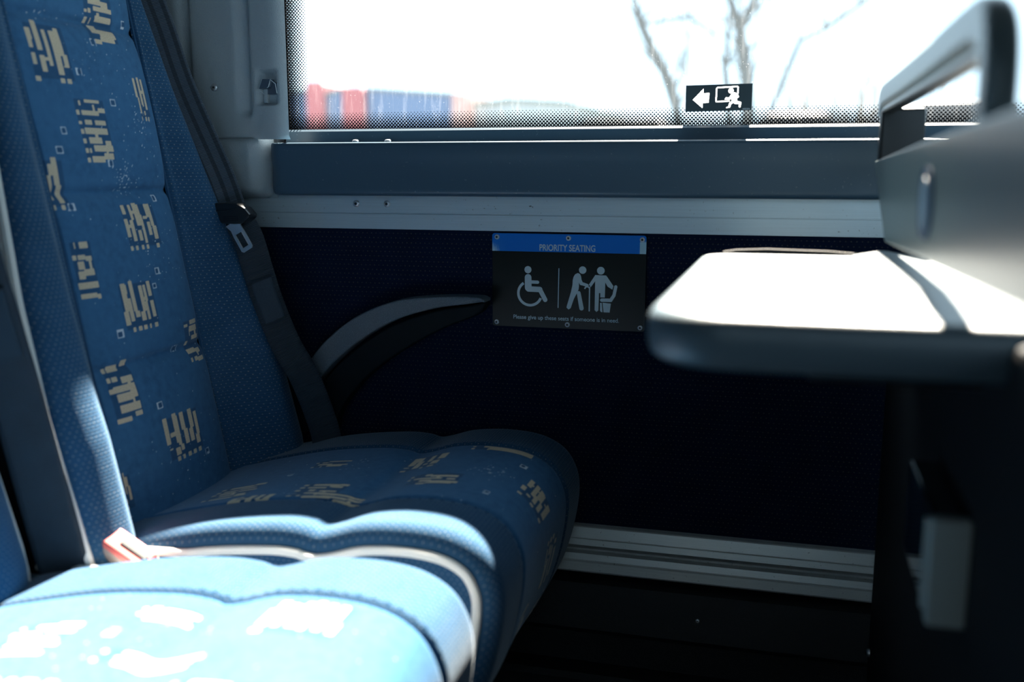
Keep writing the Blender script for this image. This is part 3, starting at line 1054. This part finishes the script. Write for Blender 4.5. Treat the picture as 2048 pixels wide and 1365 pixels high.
# ------------------------------------------------------------------ seat belts
def build_belt(label, run, run2, patch, tongue, wd):
    """run / run2: centre lines of the shoulder and lap webbing; patch: its two ends; tongue: head centre"""
    root = thing('seat_belt', label, 'seat belt', tuple(run2[-1]), 'seat belts hanging beside the backrests')
    yb = tongue[1]
    run = catmull(run, 10)
    run2 = catmull(run2, 10)

    def strap(name, pts, width, thick, mat, parent):
        P = np.array(pts)
        Tn = np.gradient(P, axis=0)
        Tn /= np.linalg.norm(Tn, axis=1)[:, None]
        # the strap lies in the plane of the run, its flat face towards the camera side
        nrm = np.array([0.50, -0.84, 0.12])
        nrm /= np.linalg.norm(nrm)
        side = np.cross(Tn, nrm)
        side /= np.linalg.norm(side, axis=1)[:, None]
        nr = np.cross(side, Tn)
        sl = np.r_[0, np.cumsum(np.linalg.norm(np.diff(P, axis=0), axis=1))]
        us = np.linspace(-0.5, 0.5, 9)
        Vv = P[:, None, :] + side[:, None, :] * (us * width)[None, :, None]
        UVv = np.stack(np.broadcast_arrays((us * width)[None, :], sl[:, None]), -1)
        o = sheet(name, Vv, np.array(UVv), mat, parent)
        m_ = o.modifiers.new('thickness', 'SOLIDIFY')
        m_.thickness = thick
        m_.offset = 0
        return o, side, nr
    strap('shoulder_webbing', run, wd, 0.0016, M['webbing'], root)
    o, sd, nr = strap('lap_webbing', run2, wd, 0.003, M['webbing_plain_shaded'], root)
    R2 = np.array(run2)
    zz = np.linspace(patch[0], patch[1], 16)
    pt = [(float(np.interp(-z_, -R2[:, 2], R2[:, 0])) + 0.0016, float(np.interp(-z_, -R2[:, 2], R2[:, 1])) - 0.0026, float(z_)) for z_ in zz]
    o2, _, _ = strap('sewn_patch', pt, wd * 0.72, 0.0012, M['patch'], root)
    o2['label'] = 'smooth sewn label patch on the webbing'
    bm = bmesh.new()
    P = np.array(pt)
    for k_ in range(17):
        for a in (0, -1):
            t_ = (k_ / 16 - 0.5) * wd * 0.72
            sdv = sd[len(sd) // 2]
            c = P[a] + sdv * t_
            dvec = (P[-1] - P[0]) / np.linalg.norm(P[-1] - P[0]) * (0.004 if a == 0 else -0.004)
            tube_bm([tuple(c + np.array([0, -0.0012, 0])), tuple(c + dvec + sdv * 0.0006 + np.array([0, -0.0012, 0]))], 0.0004, 4, bm)
    tag(from_bm('stitches', bm, M['black'], o2), kind='stuff')
    # tongue: black moulded head with slot, steel blade with window
    c = Vector(tongue)
    yv = yb

    def pl(pts, y0_, y1_, bev, name, mat, par):
        return from_bm(name, prism_bm([(c.x + a, c.z + b) for a, b in pts], 'y', y0_, y1_, bev=bev), mat, par, True)
    head = [(-0.040, 0.008), (-0.033, 0.014), (-0.020, 0.0155), (0.018, 0.0155), (0.032, 0.009), (0.041, -0.001), (0.040, -0.006), (0.028, -0.0155), (0.012, -0.0165), (-0.010, -0.0155), (-0.026, -0.0085), (-0.039, 0.000)]
    tg = pl(head, yv - 0.016, yv + 0.010, 0.0045, 'tongue', M['black'], root)
    tg['label'] = 'black moulded tongue head with a steel blade'
    for i in range(3):
        pl([(-0.004, -0.0052 - i * 0.0028), (0.021, -0.0035 - i * 0.0028), (0.021, -0.0045 - i * 0.0028), (-0.004, -0.0062 - i * 0.0028)], yv - 0.0170, yv - 0.0150, 0.0, 'ridge', M['blackmatte'], tg)
    tube = tube_bm([(c.x - 0.022, yv - 0.0165, c.z + 0.0035), (c.x - 0.004, yv - 0.0172, c.z + 0.0040), (c.x + 0.012, yv - 0.0172, c.z + 0.0060), (c.x + 0.021, yv - 0.0165, c.z + 0.0105)], 0.0011, 6)
    from_bm('slot_lip', tube, M['black'], tg, True)
    # blade: outline with a rectangular hole (built as a ring)
    ax = Vector((0.50, -0.866))       # runs down and forward
    ay = Vector((0.866, 0.50))
    o0 = Vector((0.006, -0.014))

    def B(u_, v_):
        p = o0 + ax * u_ + ay * v_
        return (c.x + p.x, c.z + p.y)
    outer = [B(0, -0.0135), B(0.010, -0.0095), B(0.021, -0.0105), B(0.046, -0.0105), B(0.0485, -0.008), B(0.0485, 0.008), B(0.046, 0.0105), B(0.021, 0.0105), B(0.010, 0.0100), B(0, 0.0135)]
    inner = [B(0.019, -0.0062), B(0.019, -0.0062), B(0.019, -0.0062), B(0.041, -0.0062), B(0.0425, -0.0048), B(0.0425, 0.0048), B(0.041, 0.0062), B(0.019, 0.0062), B(0.019, 0.0062), B(0.019, 0.0062)]
    bm = bmesh.new()
    ys = (yv - 0.0075, yv - 0.0050)
    vo = [[bm.verts.new((a, y_, b)) for a, b in outer] for y_ in ys]
    uniq = {}
    vi = []
    for y_ in ys:
        row = []
        for a, b in inner:
            key = (round(a, 6), y_, round(b, 6))
            if key not in uniq:
                uniq[key] = bm.verts.new((a, y_, b))
            row.append(uniq[key])
        vi.append(row)
    n = len(outer)

    def face(vs):
        vv = []
        for v_ in vs:
            if v_ not in vv:
                vv.append(v_)
        if len(vv) >= 3:
            try:
                bm.faces.new(vv)
            except ValueError:
                pass
    for k_ in (0, 1):
        for i in range(n - 1):
            face((vo[k_][i], vo[k_][i + 1], vi[k_][i + 1], vi[k_][i]))
        face((vo[k_][n - 1], vo[k_][0], vi[k_][0], vi[k_][n - 1]))
    for i in range(n):
        j = (i + 1) % n
        face((vo[0][i], vo[0][j], vo[1][j], vo[1][i]))
        face((vi[0][i], vi[0][j], vi[1][j], vi[1][i]))
    from_bm('steel_blade', bm, M['chrome'], tg)
    rim = [B(0.019, -0.0062), B(0.0425, -0.0062), B(0.0425, 0.0062), B(0.019, 0.0062)]
    from_bm('blade_rim', tube_bm([(a, yv - 0.0078, b) for a, b in rim], 0.0008, 6, closed=True), M['chrome'], tg, True)
    # stop button
    return root


K = 0.987
far_run = [(-1.12, 1.36, 1.50), (-1.02, 1.36, 1.32), (-0.938, 1.36, 1.148), (-0.902, 1.375, 1.02), (-0.854, 1.392, 0.889), (-0.834, 1.396, 0.826)]
far_run2 = [(-0.840, 1.398, 0.838), (-0.812, 1.397, 0.796), (-0.796, 1.398, 0.742), (-0.781, 1.40, 0.69), (-0.756, 1.405, 0.623), (-0.731, 1.412, 0.574), (-0.709, 1.42, 0.508), (-0.700, 1.425, 0.46), (-0.705, 1.428, 0.40)]


def closer(pts, k_):
    return [(a * k_, b * k_, 0.9 + (c - 0.9) * k_) for a, b, c in pts]


build_belt('black seat belt with steel tongue hanging against the window-side backrest', closer(far_run, K), closer(far_run2, K), (0.731, 0.662), (-0.8230, 1.372, 0.8310), 0.046)
near_run = [(-0.99, 0.86, 1.45), (-0.93, 0.86, 1.25), (-0.88, 0.865, 1.05), (-0.865, 0.866, 0.959), (-0.850, 0.870, 0.890)]
near_run2 = [(-0.850, 0.872, 0.892), (-0.833, 0.875, 0.792), (-0.826, 0.88, 0.748), (-0.817, 0.885, 0.693), (-0.806, 0.89, 0.63), (-0.791, 0.895, 0.543), (-0.778, 0.90, 0.463), (-0.773, 0.91, 0.395), (-0.775, 0.92, 0.34)]
build_belt('out-of-focus black seat belt at the left edge, between the two backrests', near_run, near_run2, (0.770, 0.690), (-0.846, 0.862, 0.892), 0.054)

# ------------------------------------------------------------------ buckle between the cushions
bk = thing('seat_belt_buckle', 'red sunlit seat belt buckle standing in the gap between both cushions', 'buckle', (-0.75, 0.945, 0.43))
d = Vector((0.80, -0.10, -0.36)).normalized()
up = Vector((0.36, -0.30, 0.86))
up = (up - d * up.dot(d)).normalized()
sdv = d.cross(up)
ctr = Vector((-0.728, 0.945, 0.458))
mt = Matrix((d, sdv, up)).transposed().to_4x4()
mt.translation = ctr


def obox(name, lo, hi, mat, parent, bev):
    bm = box_bm(lo, hi, bev, 3)
    bm.transform(mt)
    return from_bm(name, bm, mat, parent, True)


obox('buckle_case', (-0.030, -0.018, -0.012), (0.040, 0.018, 0.008), M['buckle_case'], bk, 0.006)
pb = obox('press_button', (-0.027, -0.016, 0.002), (0.038, 0.016, 0.0125), M['buckle'], bk, 0.0045)
obox('slot', (-0.004, -0.0035, 0.0100), (0.034, 0.0035, 0.0140), M['dark_recess'], pb, 0.0008)
from_bm('stalk', tube_bm([tuple(ctr + d * 0.036), (-0.688, 0.944, 0.425), (-0.676, 0.944, 0.36)], 0.007, 8), M['blackmatte'], bk, True)

# ------------------------------------------------------------------ front seat back with folded-down tray
fs = thing('seat_back_unit', 'grey plastic back of the seat ahead with grab handle and lowered tray table', 'seat back', (0.13, 0.95, 0.0))
sil = [(1.345, 0.905), (1.338, 0.908), (0.92, 0.9195), (0.46, 0.930), (0.45, 0.925), (0.45, 0.842), (0.46, 0.837), (0.92, 0.827), (1.14, 0.8205), (1.152, 0.8205), (1.16, 0.824)]
shell = from_bm('upper_shell', prism_bm(sil, 'x', 0.104, 0.111, bev=0.002, seg=3), M['shell'], fs, True, 40)
# turning latch
lat = from_bm('tray_latch', prism_bm([(y_, z_) for y_, z_ in rrect(0.795, 0.845, 0.872, 0.901, 0.027)], 'x', 0.1020, 0.108, bev=0.0012), M['latch'], fs, True)
lat['label'] = 'small dark blue turning latch above the tray'
from_bm('latch_face', prism_bm(rrect(0.812, 0.853, 0.855, 0.893, 0.019), 'x', 0.1014, 0.103), M['latch_face'], lat, True)
# grab handle: rounded rectangular loop standing on the shell
hb = bmesh.new()


def handle_pt(yy, zz):
    return Vector((0.115, yy, zz))


loop = [(1.345, 0.962), (1.343, 0.974), (1.325, 0.984), (1.28, 0.987), (1.10, 0.987), (0.90, 0.988), (0.74, 0.990), (0.69, 0.988), (0.662, 0.978), (0.650, 0.960), (0.648, 0.93), (0.650, 0.915)]
loop = catmull(loop, 5)
rings = []
for i, (yy, zz) in enumerate(loop):
    p0, p1 = loop[max(i - 1, 0)], loop[min(i + 1, len(loop) - 1)]
    tv = Vector((0, p1[0] - p0[0], p1[1] - p0[1])).normalized()
    nv = Vector((0, -tv.z, tv.y))
    hw_, hh_ = 0.010, 0.0155
    c0 = handle_pt(yy, zz)
    ring = []
    for (a, b) in rrect(-hw_, -hh_, hw_, hh_, 0.007, 4):
        ring.append(hb.verts.new(c0 + Vector((a, 0, 0)) + nv * b))
    rings.append(ring)
n = len(rings[0])
for r0, r1 in zip(rings, rings[1:]):
    for i in range(n):
        hb.faces.new((r0[i], r0[(i + 1) % n], r1[(i + 1) % n], r1[i]))
hb.faces.new(rings[0])
hb.faces.new(rings[-1])
gh = from_bm('grab_handle', hb, M['handle'], fs, True, 50)
box('handle_post', (0.106, 1.318, 0.895), (0.158, 1.342, 0.972), M['black'], gh, 0.005)
box('handle_dark_strip', (0.1075, 0.665, 0.9655), (0.1225, 1.325, 0.9725), M['black'], gh, 0.002)  # black strip along the underside of the bar
# the padded head end beyond the handle, dark against the window
from_bm('side_pad', prism_bm(rrect(0.40, 0.928, 0.617, 1.22, 0.03), 'x', 0.122, 0.19, bev=0.015, seg=3), M['blackmatte'], fs, True)

# tray table: rounded slab with hinge ridge
outline = rrect(-0.097, 0.682, 0.300, 1.216, [0.060, 0.03, 0.03, 0.030], 8)


def inset_outline(pts, d_):
    hx, hy = 0.1985, 0.267
    return [(0.1015 + (p[0] - 0.1015) * (1 - d_ / hx), 0.949 + (p[1] - 0.949) * (1 - d_ / hy)) for p in pts]


bm = bmesh.new()
secs = []
for zz, dd in ((0.760, 0.016), (0.7615, 0.008), (0.766, 0.003), (0.774, 0.0008), (0.784, 0.0), (0.792, 0.001), (0.797, 0.004), (0.7993, 0.009), (0.800, 0.015)):
    secs.append([bm.verts.new((p[0], p[1], zz)) for p in inset_outline(outline, dd)])
n = len(outline)
for r0, r1 in zip(secs, secs[1:]):
    for i in range(n):
        bm.faces.new((r0[i], r0[(i + 1) % n], r1[(i + 1) % n], r1[i]))
bm.faces.new(secs[0][::-1])
bm.faces.new(secs[-1])
tray = from_bm('tray_table', bm, M['tray'], fs, True, 60)
tray['label'] = 'lowered grey tray table, sunlit on top'
bm = bmesh.new()
secs = []
for yy, h_ in ((1.202, 0.003), (1.190, 0.008), (0.95, 0.010), (0.82, 0.010), (0.77, 0.007), (0.72, 0.003), (0.698, 0.0008)):
    secs.append([bm.verts.new((a_, yy, b_)) for a_, b_ in ((0.074, 0.7995), (0.0765, 0.8015), (0.099, 0.7985 + h_), (0.1032, 0.7995 + h_), (0.112, 0.7990 + h_), (0.150, 0.7995))])
for r0, r1 in zip(secs, secs[1:]):
    for i in range(6):
        bm.faces.new((r0[i], r0[(i + 1) % 6], r1[(i + 1) % 6], r1[i]))
bm.faces.new(secs[0])
bm.faces.new(secs[-1])
from_bm('hinge_ridge', bm, M['tray'], tray, True, 40)
rim = [(0.06, 1.2165, 0.8005), (-0.05, 1.2125, 0.8015), (-0.066, 1.206, 0.801)]
from_bm('far_lip', tube_bm([(0.078, 1.217, 0.800), (0.05, 1.2165, 0.802), (-0.02, 1.2135, 0.8035), (-0.055, 1.2115, 0.802), (-0.07, 1.205, 0.800)], 0.0022, 8), M['blackmatte'], tray, True)
# support arm under the tray and dark lower back panel
box('support_arm', (0.02, 1.10, 0.742), (0.15, 1.13, 0.768), M['black'], fs, 0.006)
box('support_arm', (0.02, 0.76, 0.742), (0.15, 0.79, 0.768), M['black'], fs, 0.006)
lowp = from_bm('lower_back_panel', prism_bm(rrect(0.30, 0.02, 1.425, 0.79, 0.02), 'x', 0.142, 0.20, bev=0.008), M['blackmatte'], fs, True)
screw((0.142, 1.40, 0.222), (-1, 0, 0), 0.006, 0.005, lowp)
ob = box('outlet_box', (0.1165, 0.772, 0.5600), (0.1425, 0.925, 0.6420), M['gloss'], fs, 0.003)
ob['label'] = 'small outlet box with glossy dark sides and a pale grey front cap'
box('front_cap', (0.1145, 0.758, 0.5590), (0.1430, 0.774, 0.6430), M['box'], ob, 0.003)
box('raised_rim', (0.1125, 0.774, 0.566), (0.1170, 0.784, 0.638), M['box'], ob, 0.0015)

# ------------------------------------------------------------------ priority seating sign
SX, SZ, SK = -0.45977, 0.80997, 0.0001372


def sg(x_, y_):
    return (SX + SK * x_, SZ - SK * y_)


sgn = thing('priority_sign', 'black and blue PRIORITY SEATING plate riveted to the carpeted wall', 'sign', (-0.319, 1.499, 0.727))
x0, x1, zb, zt, zm = -0.4400, -0.1998, 0.6535, 0.7993, 0.7718
from_bm('plate', prism_bm(rrect(x0, zb, x1, zt, 0.004), 'y', 1.4925, 1.4995), M['sign_panel'], sgn)
bm = prism_bm(rrect(x0, zm, x1, zt, [0.0, 0.0, 0.004, 0.004]), 'y', 1.4919, 1.4926)
uvl = bm.loops.layers.uv.new('UVMap')
for f_ in bm.faces:
    for l_ in f_.loops:
        l_[uvl].uv = (l_.vert.co.x - x0, l_.vert.co.z - zm)
from_bm('blue_band', bm, M['sign_band'], sgn)
text_mesh('heading_lettering', 'PRIORITY SEATING', sg(697, 0)[0], sg(1332, 0)[0], sg(0, 233)[1] + 0.0008, 0.0100, 1.4915, M['sign_white'], sgn, bold=0.016)
text_mesh('notice_lettering', 'Please give up these seats if someone is in need.', sg(393, 0)[0], sg(1610, 0)[0], sg(0, 1030)[1] + 0.0008, 0.0066, 1.4920, M['sign_white'], sgn, bold=0.010)


def picto(name, polys):
    bm = bmesh.new()
    for i, pg in enumerate(polys):
        vs = []
        last = None
        for p in pg:
            a, b = sg(*p)
            if last and abs(a - last[0]) + abs(b - last[1]) < 1e-6:
                continue
            last = (a, b)
            vs.append(bm.verts.new((a, 1.4921 - i * 0.00002, b)))
        bm.faces.new(vs)
    for f_ in bm.faces:
        f_.normal_update()
        if f_.normal.y > 0:
            f_.normal_flip()
    bmesh.ops.triangulate(bm, faces=bm.faces)
    me = bpy.data.meshes.new(name)
    bm.to_mesh(me)
    bm.free()
    return link(name, me, M['sign_white'], sgn)


def ring_sector(cx, cy, r0, r1, a0, a1, n=28):
    return arc(cx, cy, r1, a0, a1, n) + arc(cx, cy, r0, a1, a0, n)


picto('wheelchair_pictogram', [
    circle(563, 484, 41),
    capsule((565, 572), (567, 690), 78),
    capsule((590, 622), (676, 623), 37),
    capsule((570, 703), (702, 705), 62),
    capsule((702, 703), (765, 820), 52),
    ring_sector(587, 752, 121, 151, 237, 22)])
picto('divider_line', [capsule((921, 463), (915, 903), 10)])
picto('elder_pictogram', [
    circle(1192, 472, 42),
    [(1078, 640), (1080, 590), (1090, 550), (1108, 520), (1138, 506), (1162, 516), (1174, 540), (1180, 575), (1150, 600), (1152, 655), (1148, 690), (1128, 735), (1095, 800), (1060, 905), (1036, 921), (1012, 900), (1016, 880), (1062, 720)],
    capsule((1140, 545), (1178, 622), (44, 40)),
    capsule((1180, 622), (1246, 642), (36, 34)),
    capsule((1150, 730), (1184, 902), (44, 50)),
    capsule((1273, 660), (1272, 928), 14),
    ring_sector(1246, 682, 18, 34, 180, 345, 14)])
picto('standing_passenger_pictogram', [
    circle(1397, 473, 43),
    [(1335, 523), (1457, 525), (1475, 548), (1540, 640), (1529, 680), (1475, 648), (1449, 602), (1446, 772), (1395, 772), (1395, 723), (1380, 723), (1376, 918), (1355, 937), (1333, 918), (1335, 592), (1286, 660), (1265, 632)],
    [(1394, 832), (1412, 832), (1423, 937), (1404, 935), (1394, 918)]])
picto('seat_pictogram', [
    capsule((1567, 648), (1548, 745), 36),
    capsule((1548, 745), (1514, 798), 37),
    capsule((1514, 800), (1412, 802), 38),
    [(1421, 830), (1516, 837), (1503, 938), (1434, 938)]])
for xx, zz in ((-0.4322, 0.7935), (-0.3187, 0.7935), (-0.2058, 0.7932), (-0.4330, 0.6598), (-0.3192, 0.6599), (-0.2065, 0.6597)):
    screw((xx, 1.4922, zz), (0, -1, 0), 0.0040, 0.0028, sgn, 'rivet', M['rivet'], hole=0.5)

# ------------------------------------------------------------------ exit sticker on the glass
xt = thing('exit_sticker', 'small dark sticker with white arrow and running figure on the window glass', 'sticker', (-0.1035, 1.531, 1.001))


def sdf_poly(X_, Y_, pg):
    inside = np.zeros(X_.shape, bool)
    n = len(pg)
    for i in range(n):
        xa_, ya_ = pg[i]
        xb_, yb_ = pg[(i + 1) % n]
        cond = ((ya_ > Y_) != (yb_ > Y_))
        with np.errstate(divide='ignore', invalid='ignore'):
            xi = (xb_ - xa_) * (Y_ - ya_) / (yb_ - ya_ + 1e-12) + xa_
        inside ^= cond & (X_ < xi)
    return inside


gu, gv = 300, 126
uu = np.linspace(155, 1855, gu)
vv = np.linspace(112, 795, gv)
GU, GV = np.meshgrid(uu, vv)
mask = np.zeros_like(GU, bool)
for pg in ([(340, 488), (615, 205), (615, 328), (768, 322), (752, 572), (603, 580), (598, 712)],
           capsule((1280, 545), (955, 552), 34), capsule((943, 540), (950, 215), 34), capsule((968, 192), (1480, 180), 34), capsule((1497, 200), (1494, 345), 34),
           circle(1317, 283, 68),
           [(1318, 380), (1362, 340), (1400, 322), (1490, 358), (1528, 445), (1497, 475), (1438, 405), (1478, 470), (1482, 570), (1412, 590), (1345, 520), (1322, 482), (1300, 508), (1160, 503), (1178, 468), (1205, 440), (1220, 455), (1280, 450)],
           capsule((1395, 545), (1310, 610), (80, 58)), capsule((1306, 610), (1288, 690), 54), capsule((1290, 692), (1222, 712), (40, 28)),
           capsule((1440, 580), (1560, 600), (90, 60)), capsule((1562, 600), (1552, 680), (58, 50)), circle(1555, 690, 26)):
    mask |= sdf_poly(GU, GV, pg)
corner = rrect(155, 112, 1855, 795, 28)
V = np.stack([-0.1517 + (GU - 155) * 5.63e-5, np.full_like(GU, 1.5310), 1.0200 - (GV - 112) * 5.58e-5 + (GU - 1000) * 6e-7], -1)
sheet('film', V, np.stack([GU, GV], -1) * 1e-4, M['film'], xt, dict(white=mask.astype(float)), flip=True)
text_mesh('code_lettering', '408304', -0.0690, -0.0585, 0.9845, 0.0024, 1.5304, M['white_print'], xt, shear=0.2)

# ================================================================== outside
gnd = box('ground', (-60, 1.9, -1.4), (60, 90, -1.3), M['asphalt'])
tag(gnd, 'grey yard outside the window', kind=st)

bd = thing('warehouse', 'long blue warehouse with red vertical panels seen through the left of the window', 'building', (-17, 40, -1.3))
for a, b, h, h2 in ((-24.0, -19.9, 4.0, 4.1), (-19.2, -18.25, 3.95, 4.15), (-17.35, -13.4, 4.13, 3.82)):
    from_bm('wall_panel', prism_bm([(a, -1.3), (b, -1.3), (b, h2), (a, h)], 'y', 40.0, 46), M['b_blue'], bd)
    from_bm('roof_edge', prism_bm([(a, h), (b, h2), (b, h2 + 0.10), (a, h + 0.10)], 'y', 39.9, 46.1), M['b_roof'], bd)
for a, b, h in ((-19.95, -19.15, 4.5), (-18.28, -17.30, 4.22)):
    o = from_bm('red_panel', prism_bm([(a, -1.3), (b, -1.3), (b, h - 0.15), (b - 0.12, h), (a + 0.12, h), (a, h - 0.1)], 'y', 39.7, 46), M['b_red'], bd)
o = from_bm('red_panel', prism_bm([(-13.42, -1.3), (-12.92, -1.3), (-12.92, 3.86), (-13.42, 3.86)], 'y', 39.7, 46), plain('cladding_rose', (0.55, 0.30, 0.27), 0.6), bd)
sh = thing('pale_shed', 'pale low shed with gabled roof right of the blue warehouse', 'building', (-10, 41, -1.3))
from_bm('wall', prism_bm([(-12.85, -1.3), (-7.6, -1.3), (-7.6, 3.1), (-8.9, 3.45), (-11.3, 3.6), (-12.85, 3.45)], 'y', 41, 47), M['b_pale'], sh)
from_bm('roof_edge', prism_bm([(-12.85, 3.42), (-11.3, 3.58), (-8.9, 3.42), (-7.5, 3.06), (-7.5, 3.22), (-8.9, 3.58), (-11.3, 3.73), (-12.85, 3.57)], 'y', 40.8, 47), M['b_roof'], sh)


def van(x0_, x1_, y_, top, label, slope=0.35):
    """boxy van seen from behind"""
    v_ = thing('parked_van', label, 'van', ((x0_ + x1_) / 2, y_ + 2.3, -1.3))
    L = x1_ - x0_
    o_ = [(x0_, -0.95), (x0_, 0.5), (x0_ + slope, top - 0.10), (x0_ + slope + 0.2, top), (x1_ - slope - 0.2, top), (x1_ - slope, top - 0.10), (x1_, 0.5), (x1_, -0.95)]
    body = from_bm('body', prism_bm(o_, 'y', y_, y_ + 4.6, bev=0.08), M['van'], v_, True)
    for a_, b_ in ((x0_ + slope + 0.15, (x0_ + x1_) / 2 - 0.06), ((x0_ + x1_) / 2 + 0.06, x1_ - slope - 0.15)):
        from_bm('rear_window', prism_bm(rrect(a_, 0.55, b_, top - 0.3, 0.06), 'y', y_ - 0.012, y_ + 0.01), M['gloss'], body)
    for xx in (x0_ - 0.01, x1_ - 0.19):
        for yy in (y_ + 0.9, y_ + 3.7):
            w_ = from_bm('wheel', prism_bm(circle(yy, -0.96, 0.34, 20), 'x', xx, xx + 0.2, bev=0.03), M['tyre'], v_, True)
            from_bm('hub', prism_bm(circle(yy, -0.96, 0.18, 14), 'x', xx - 0.01 if xx < (x0_ + x1_) / 2 else xx + 0.19, xx + 0.01 if xx < (x0_ + x1_) / 2 else xx + 0.21), M['chrome'], w_)
    return v_


van(-3.96, -1.90, 18.0, 1.73, 'dark van roof low behind the dotted window edge, left of the exit sticker', 0.16)
van(-0.84, 1.00, 18.0, 1.81, 'dark van with sloping roof ends behind the glass, right of the exit sticker', 0.28)
van(1.44, 3.60, 18.0, 1.98, 'dark tall van behind the glass beside the grab handle', 0.12)


def tree(name, label, limbs, seed, mat, twigs=26, tw_len=0.9, ground=-1.3, cat='tree', group=None):
    rg = random.Random(seed)
    if limbs[0][0][1] > 18:      # keep clear of the vans
        limbs = [[(p[0] * 1.32, p[1] * 1.32, 0.9 + (p[2] - 0.9) * 1.32, p[3] * 1.32) for p in lb] for lb in limbs]
    limbs = [[(p[0], p[1], p[2], p[3] * 1.25) for p in lb] for lb in limbs]
    b0 = limbs[0][0]
    root = thing(name, label, cat, (b0[0], b0[1], ground), group)
    bm = bmesh.new()
    first = limbs[0]
    pts = [(first[0][0], first[0][1], ground)] + [p[:3] for p in first]
    rr = [first[0][3] * 1.25] + [p[3] for p in first]
    bmt = tube_bm(pts, rr, 8)
    from_bm('trunk', bmt, mat, root, True)
    for lb in limbs[1:]:
        b_ = tube_bm([p[:3] for p in lb], [p[3] for p in lb], 6)
        from_bm('branch', b_, mat, root, True)
    allp = [p for lb in limbs for p in lb if p[2] > 1.2]
    for _ in range(twigs):
        p = rg.choice(allp)
        a = rg.uniform(0, 2 * math.pi)
        L = tw_len * rg.uniform(0.5, 1.2)
        q = [Vector(p[:3])]
        dv = Vector((math.cos(a) * 0.6, math.sin(a) * 0.4, rg.uniform(0.5, 1.0))).normalized()
        for s_ in range(4):
            dv = (dv + Vector((rg.uniform(-.4, .4), rg.uniform(-.3, .3), rg.uniform(-.1, .3)))).normalized()
            q.append(q[-1] + dv * L / 4)
        r0 = min(p[3] * 0.4, 0.02)
        tube_bm([tuple(v_) for v_ in q], [r0, r0 * 0.8, r0 * 0.6, r0 * 0.45, r0 * 0.3], 5, bm)
    tag(from_bm('twigs', bm, mat, root, True), kind='stuff')
    return root


tree('bare_tree', 'bare forked tree rising behind the exit sticker', [
    [(-0.58, 15, 0.3, .085), (-0.59, 15, 1.4, .080), (-0.62, 15, 2.05, .072), (-0.70, 15, 2.50, .066), (-0.75, 15, 2.82, .060)],
    [(-0.75, 15, 2.80, .055), (-0.83, 15, 3.05, .050), (-0.93, 15, 3.30, .042), (-1.1, 15.1, 4.2, .03)],
    [(-0.75, 15, 2.80, .052), (-0.66, 15, 3.02, .045), (-0.54, 15, 3.30, .038), (-0.4, 14.9, 4.3, .025)],
    [(-0.69, 15, 2.45, .022), (-0.45, 15, 2.75, .016), (-0.3, 15, 3.2, .010)],
    [(-0.62, 15, 2.05, .030), (-0.54, 15, 2.16, .020)]], 3, M['bark'], 40)
tree('bare_tree', 'bare leaning tree with a single stem left of the exit sticker', [
    [(-1.50, 15, 0.3, .065), (-1.55, 15, 1.3, .060), (-1.62, 15, 1.75, .060), (-1.70, 15, 2.02, .070), (-1.80, 15, 2.25, .058), (-2.02, 15, 2.66, .055), (-2.16, 15, 2.95, .048), (-2.27, 15, 3.32, .035), (-2.4, 15, 4.0, .025)],
    [(-1.70, 15, 2.02, .035), (-1.52, 15, 2.2, .026), (-1.47, 15, 2.7, .018)],
    [(-2.16, 15, 2.95, .025), (-1.5, 15.2, 3.06, .028), (-1.1, 15.3, 2.80, .020)]], 8, M['bark'], 34)
tree('bare_tree', 'thin faint bare sapling between the two larger bare trees', [
    [(-0.95, 17, 0.2, .050), (-0.98, 17, 1.8, .045), (-1.07, 17, 2.5, .042), (-1.05, 17, 2.9, .03), (-1.0, 17, 3.6, .02)],
    [(-1.07, 17, 2.5, .02), (-1.3, 17, 2.95, .012)]], 12, M['bark'], 24)
tree('bare_tree', 'faint bare tree whose long bough slants up at the upper right of the window', [
    [(-0.9, 19, 0.2, .05), (-0.6, 19, 1.2, .05), (-0.1, 19, 2.6, .045), (0.10, 19, 3.12, .040), (0.50, 19, 3.30, .036), (1.08, 19, 3.68, .030), (1.7, 19, 4.2, .022)],
    [(0.5, 19, 3.30, .02), (0.62, 19, 3.9, .014)]], 15, M['bark'], 20)
for i, (sx, sy, hh, sd) in enumerate(((0.25, 22, 2.55, 21), (0.75, 23, 2.35, 22), (1.35, 22, 2.75, 23), (2.0, 24, 2.9, 24), (2.9, 23, 2.6, 25))):
    lb = [[(sx, sy, 0.2, .05), (sx + 0.05, sy, 1.4, .045), (sx, sy, hh * 0.8, .035), (sx + 0.1, sy, hh, .02)]]
    rg = random.Random(sd)
    for _ in range(9):
        a = rg.uniform(-0.5, 0.5)
        lb.append([(sx, sy, 1.0, .03), (sx + a * 0.6, sy + rg.uniform(-.3, .3), 1.7, .025), (sx + a, sy + rg.uniform(-.3, .3), hh * rg.uniform(0.8, 1.0), .012)])
    lab = ['faint brown bare shrub just right of the exit sticker', 'low faint brown shrub, second right of the exit sticker', 'taller faint brown shrub, third right of the exit sticker',
           'faint brown shrub half hidden by the grab handle post', 'faint brown shrub seen through the grab handle opening'][i]
    tree('bare_shrub', lab, lb, sd, M['shrub'], 60, 0.6, cat='shrub', group='bare shrubs in the distance')
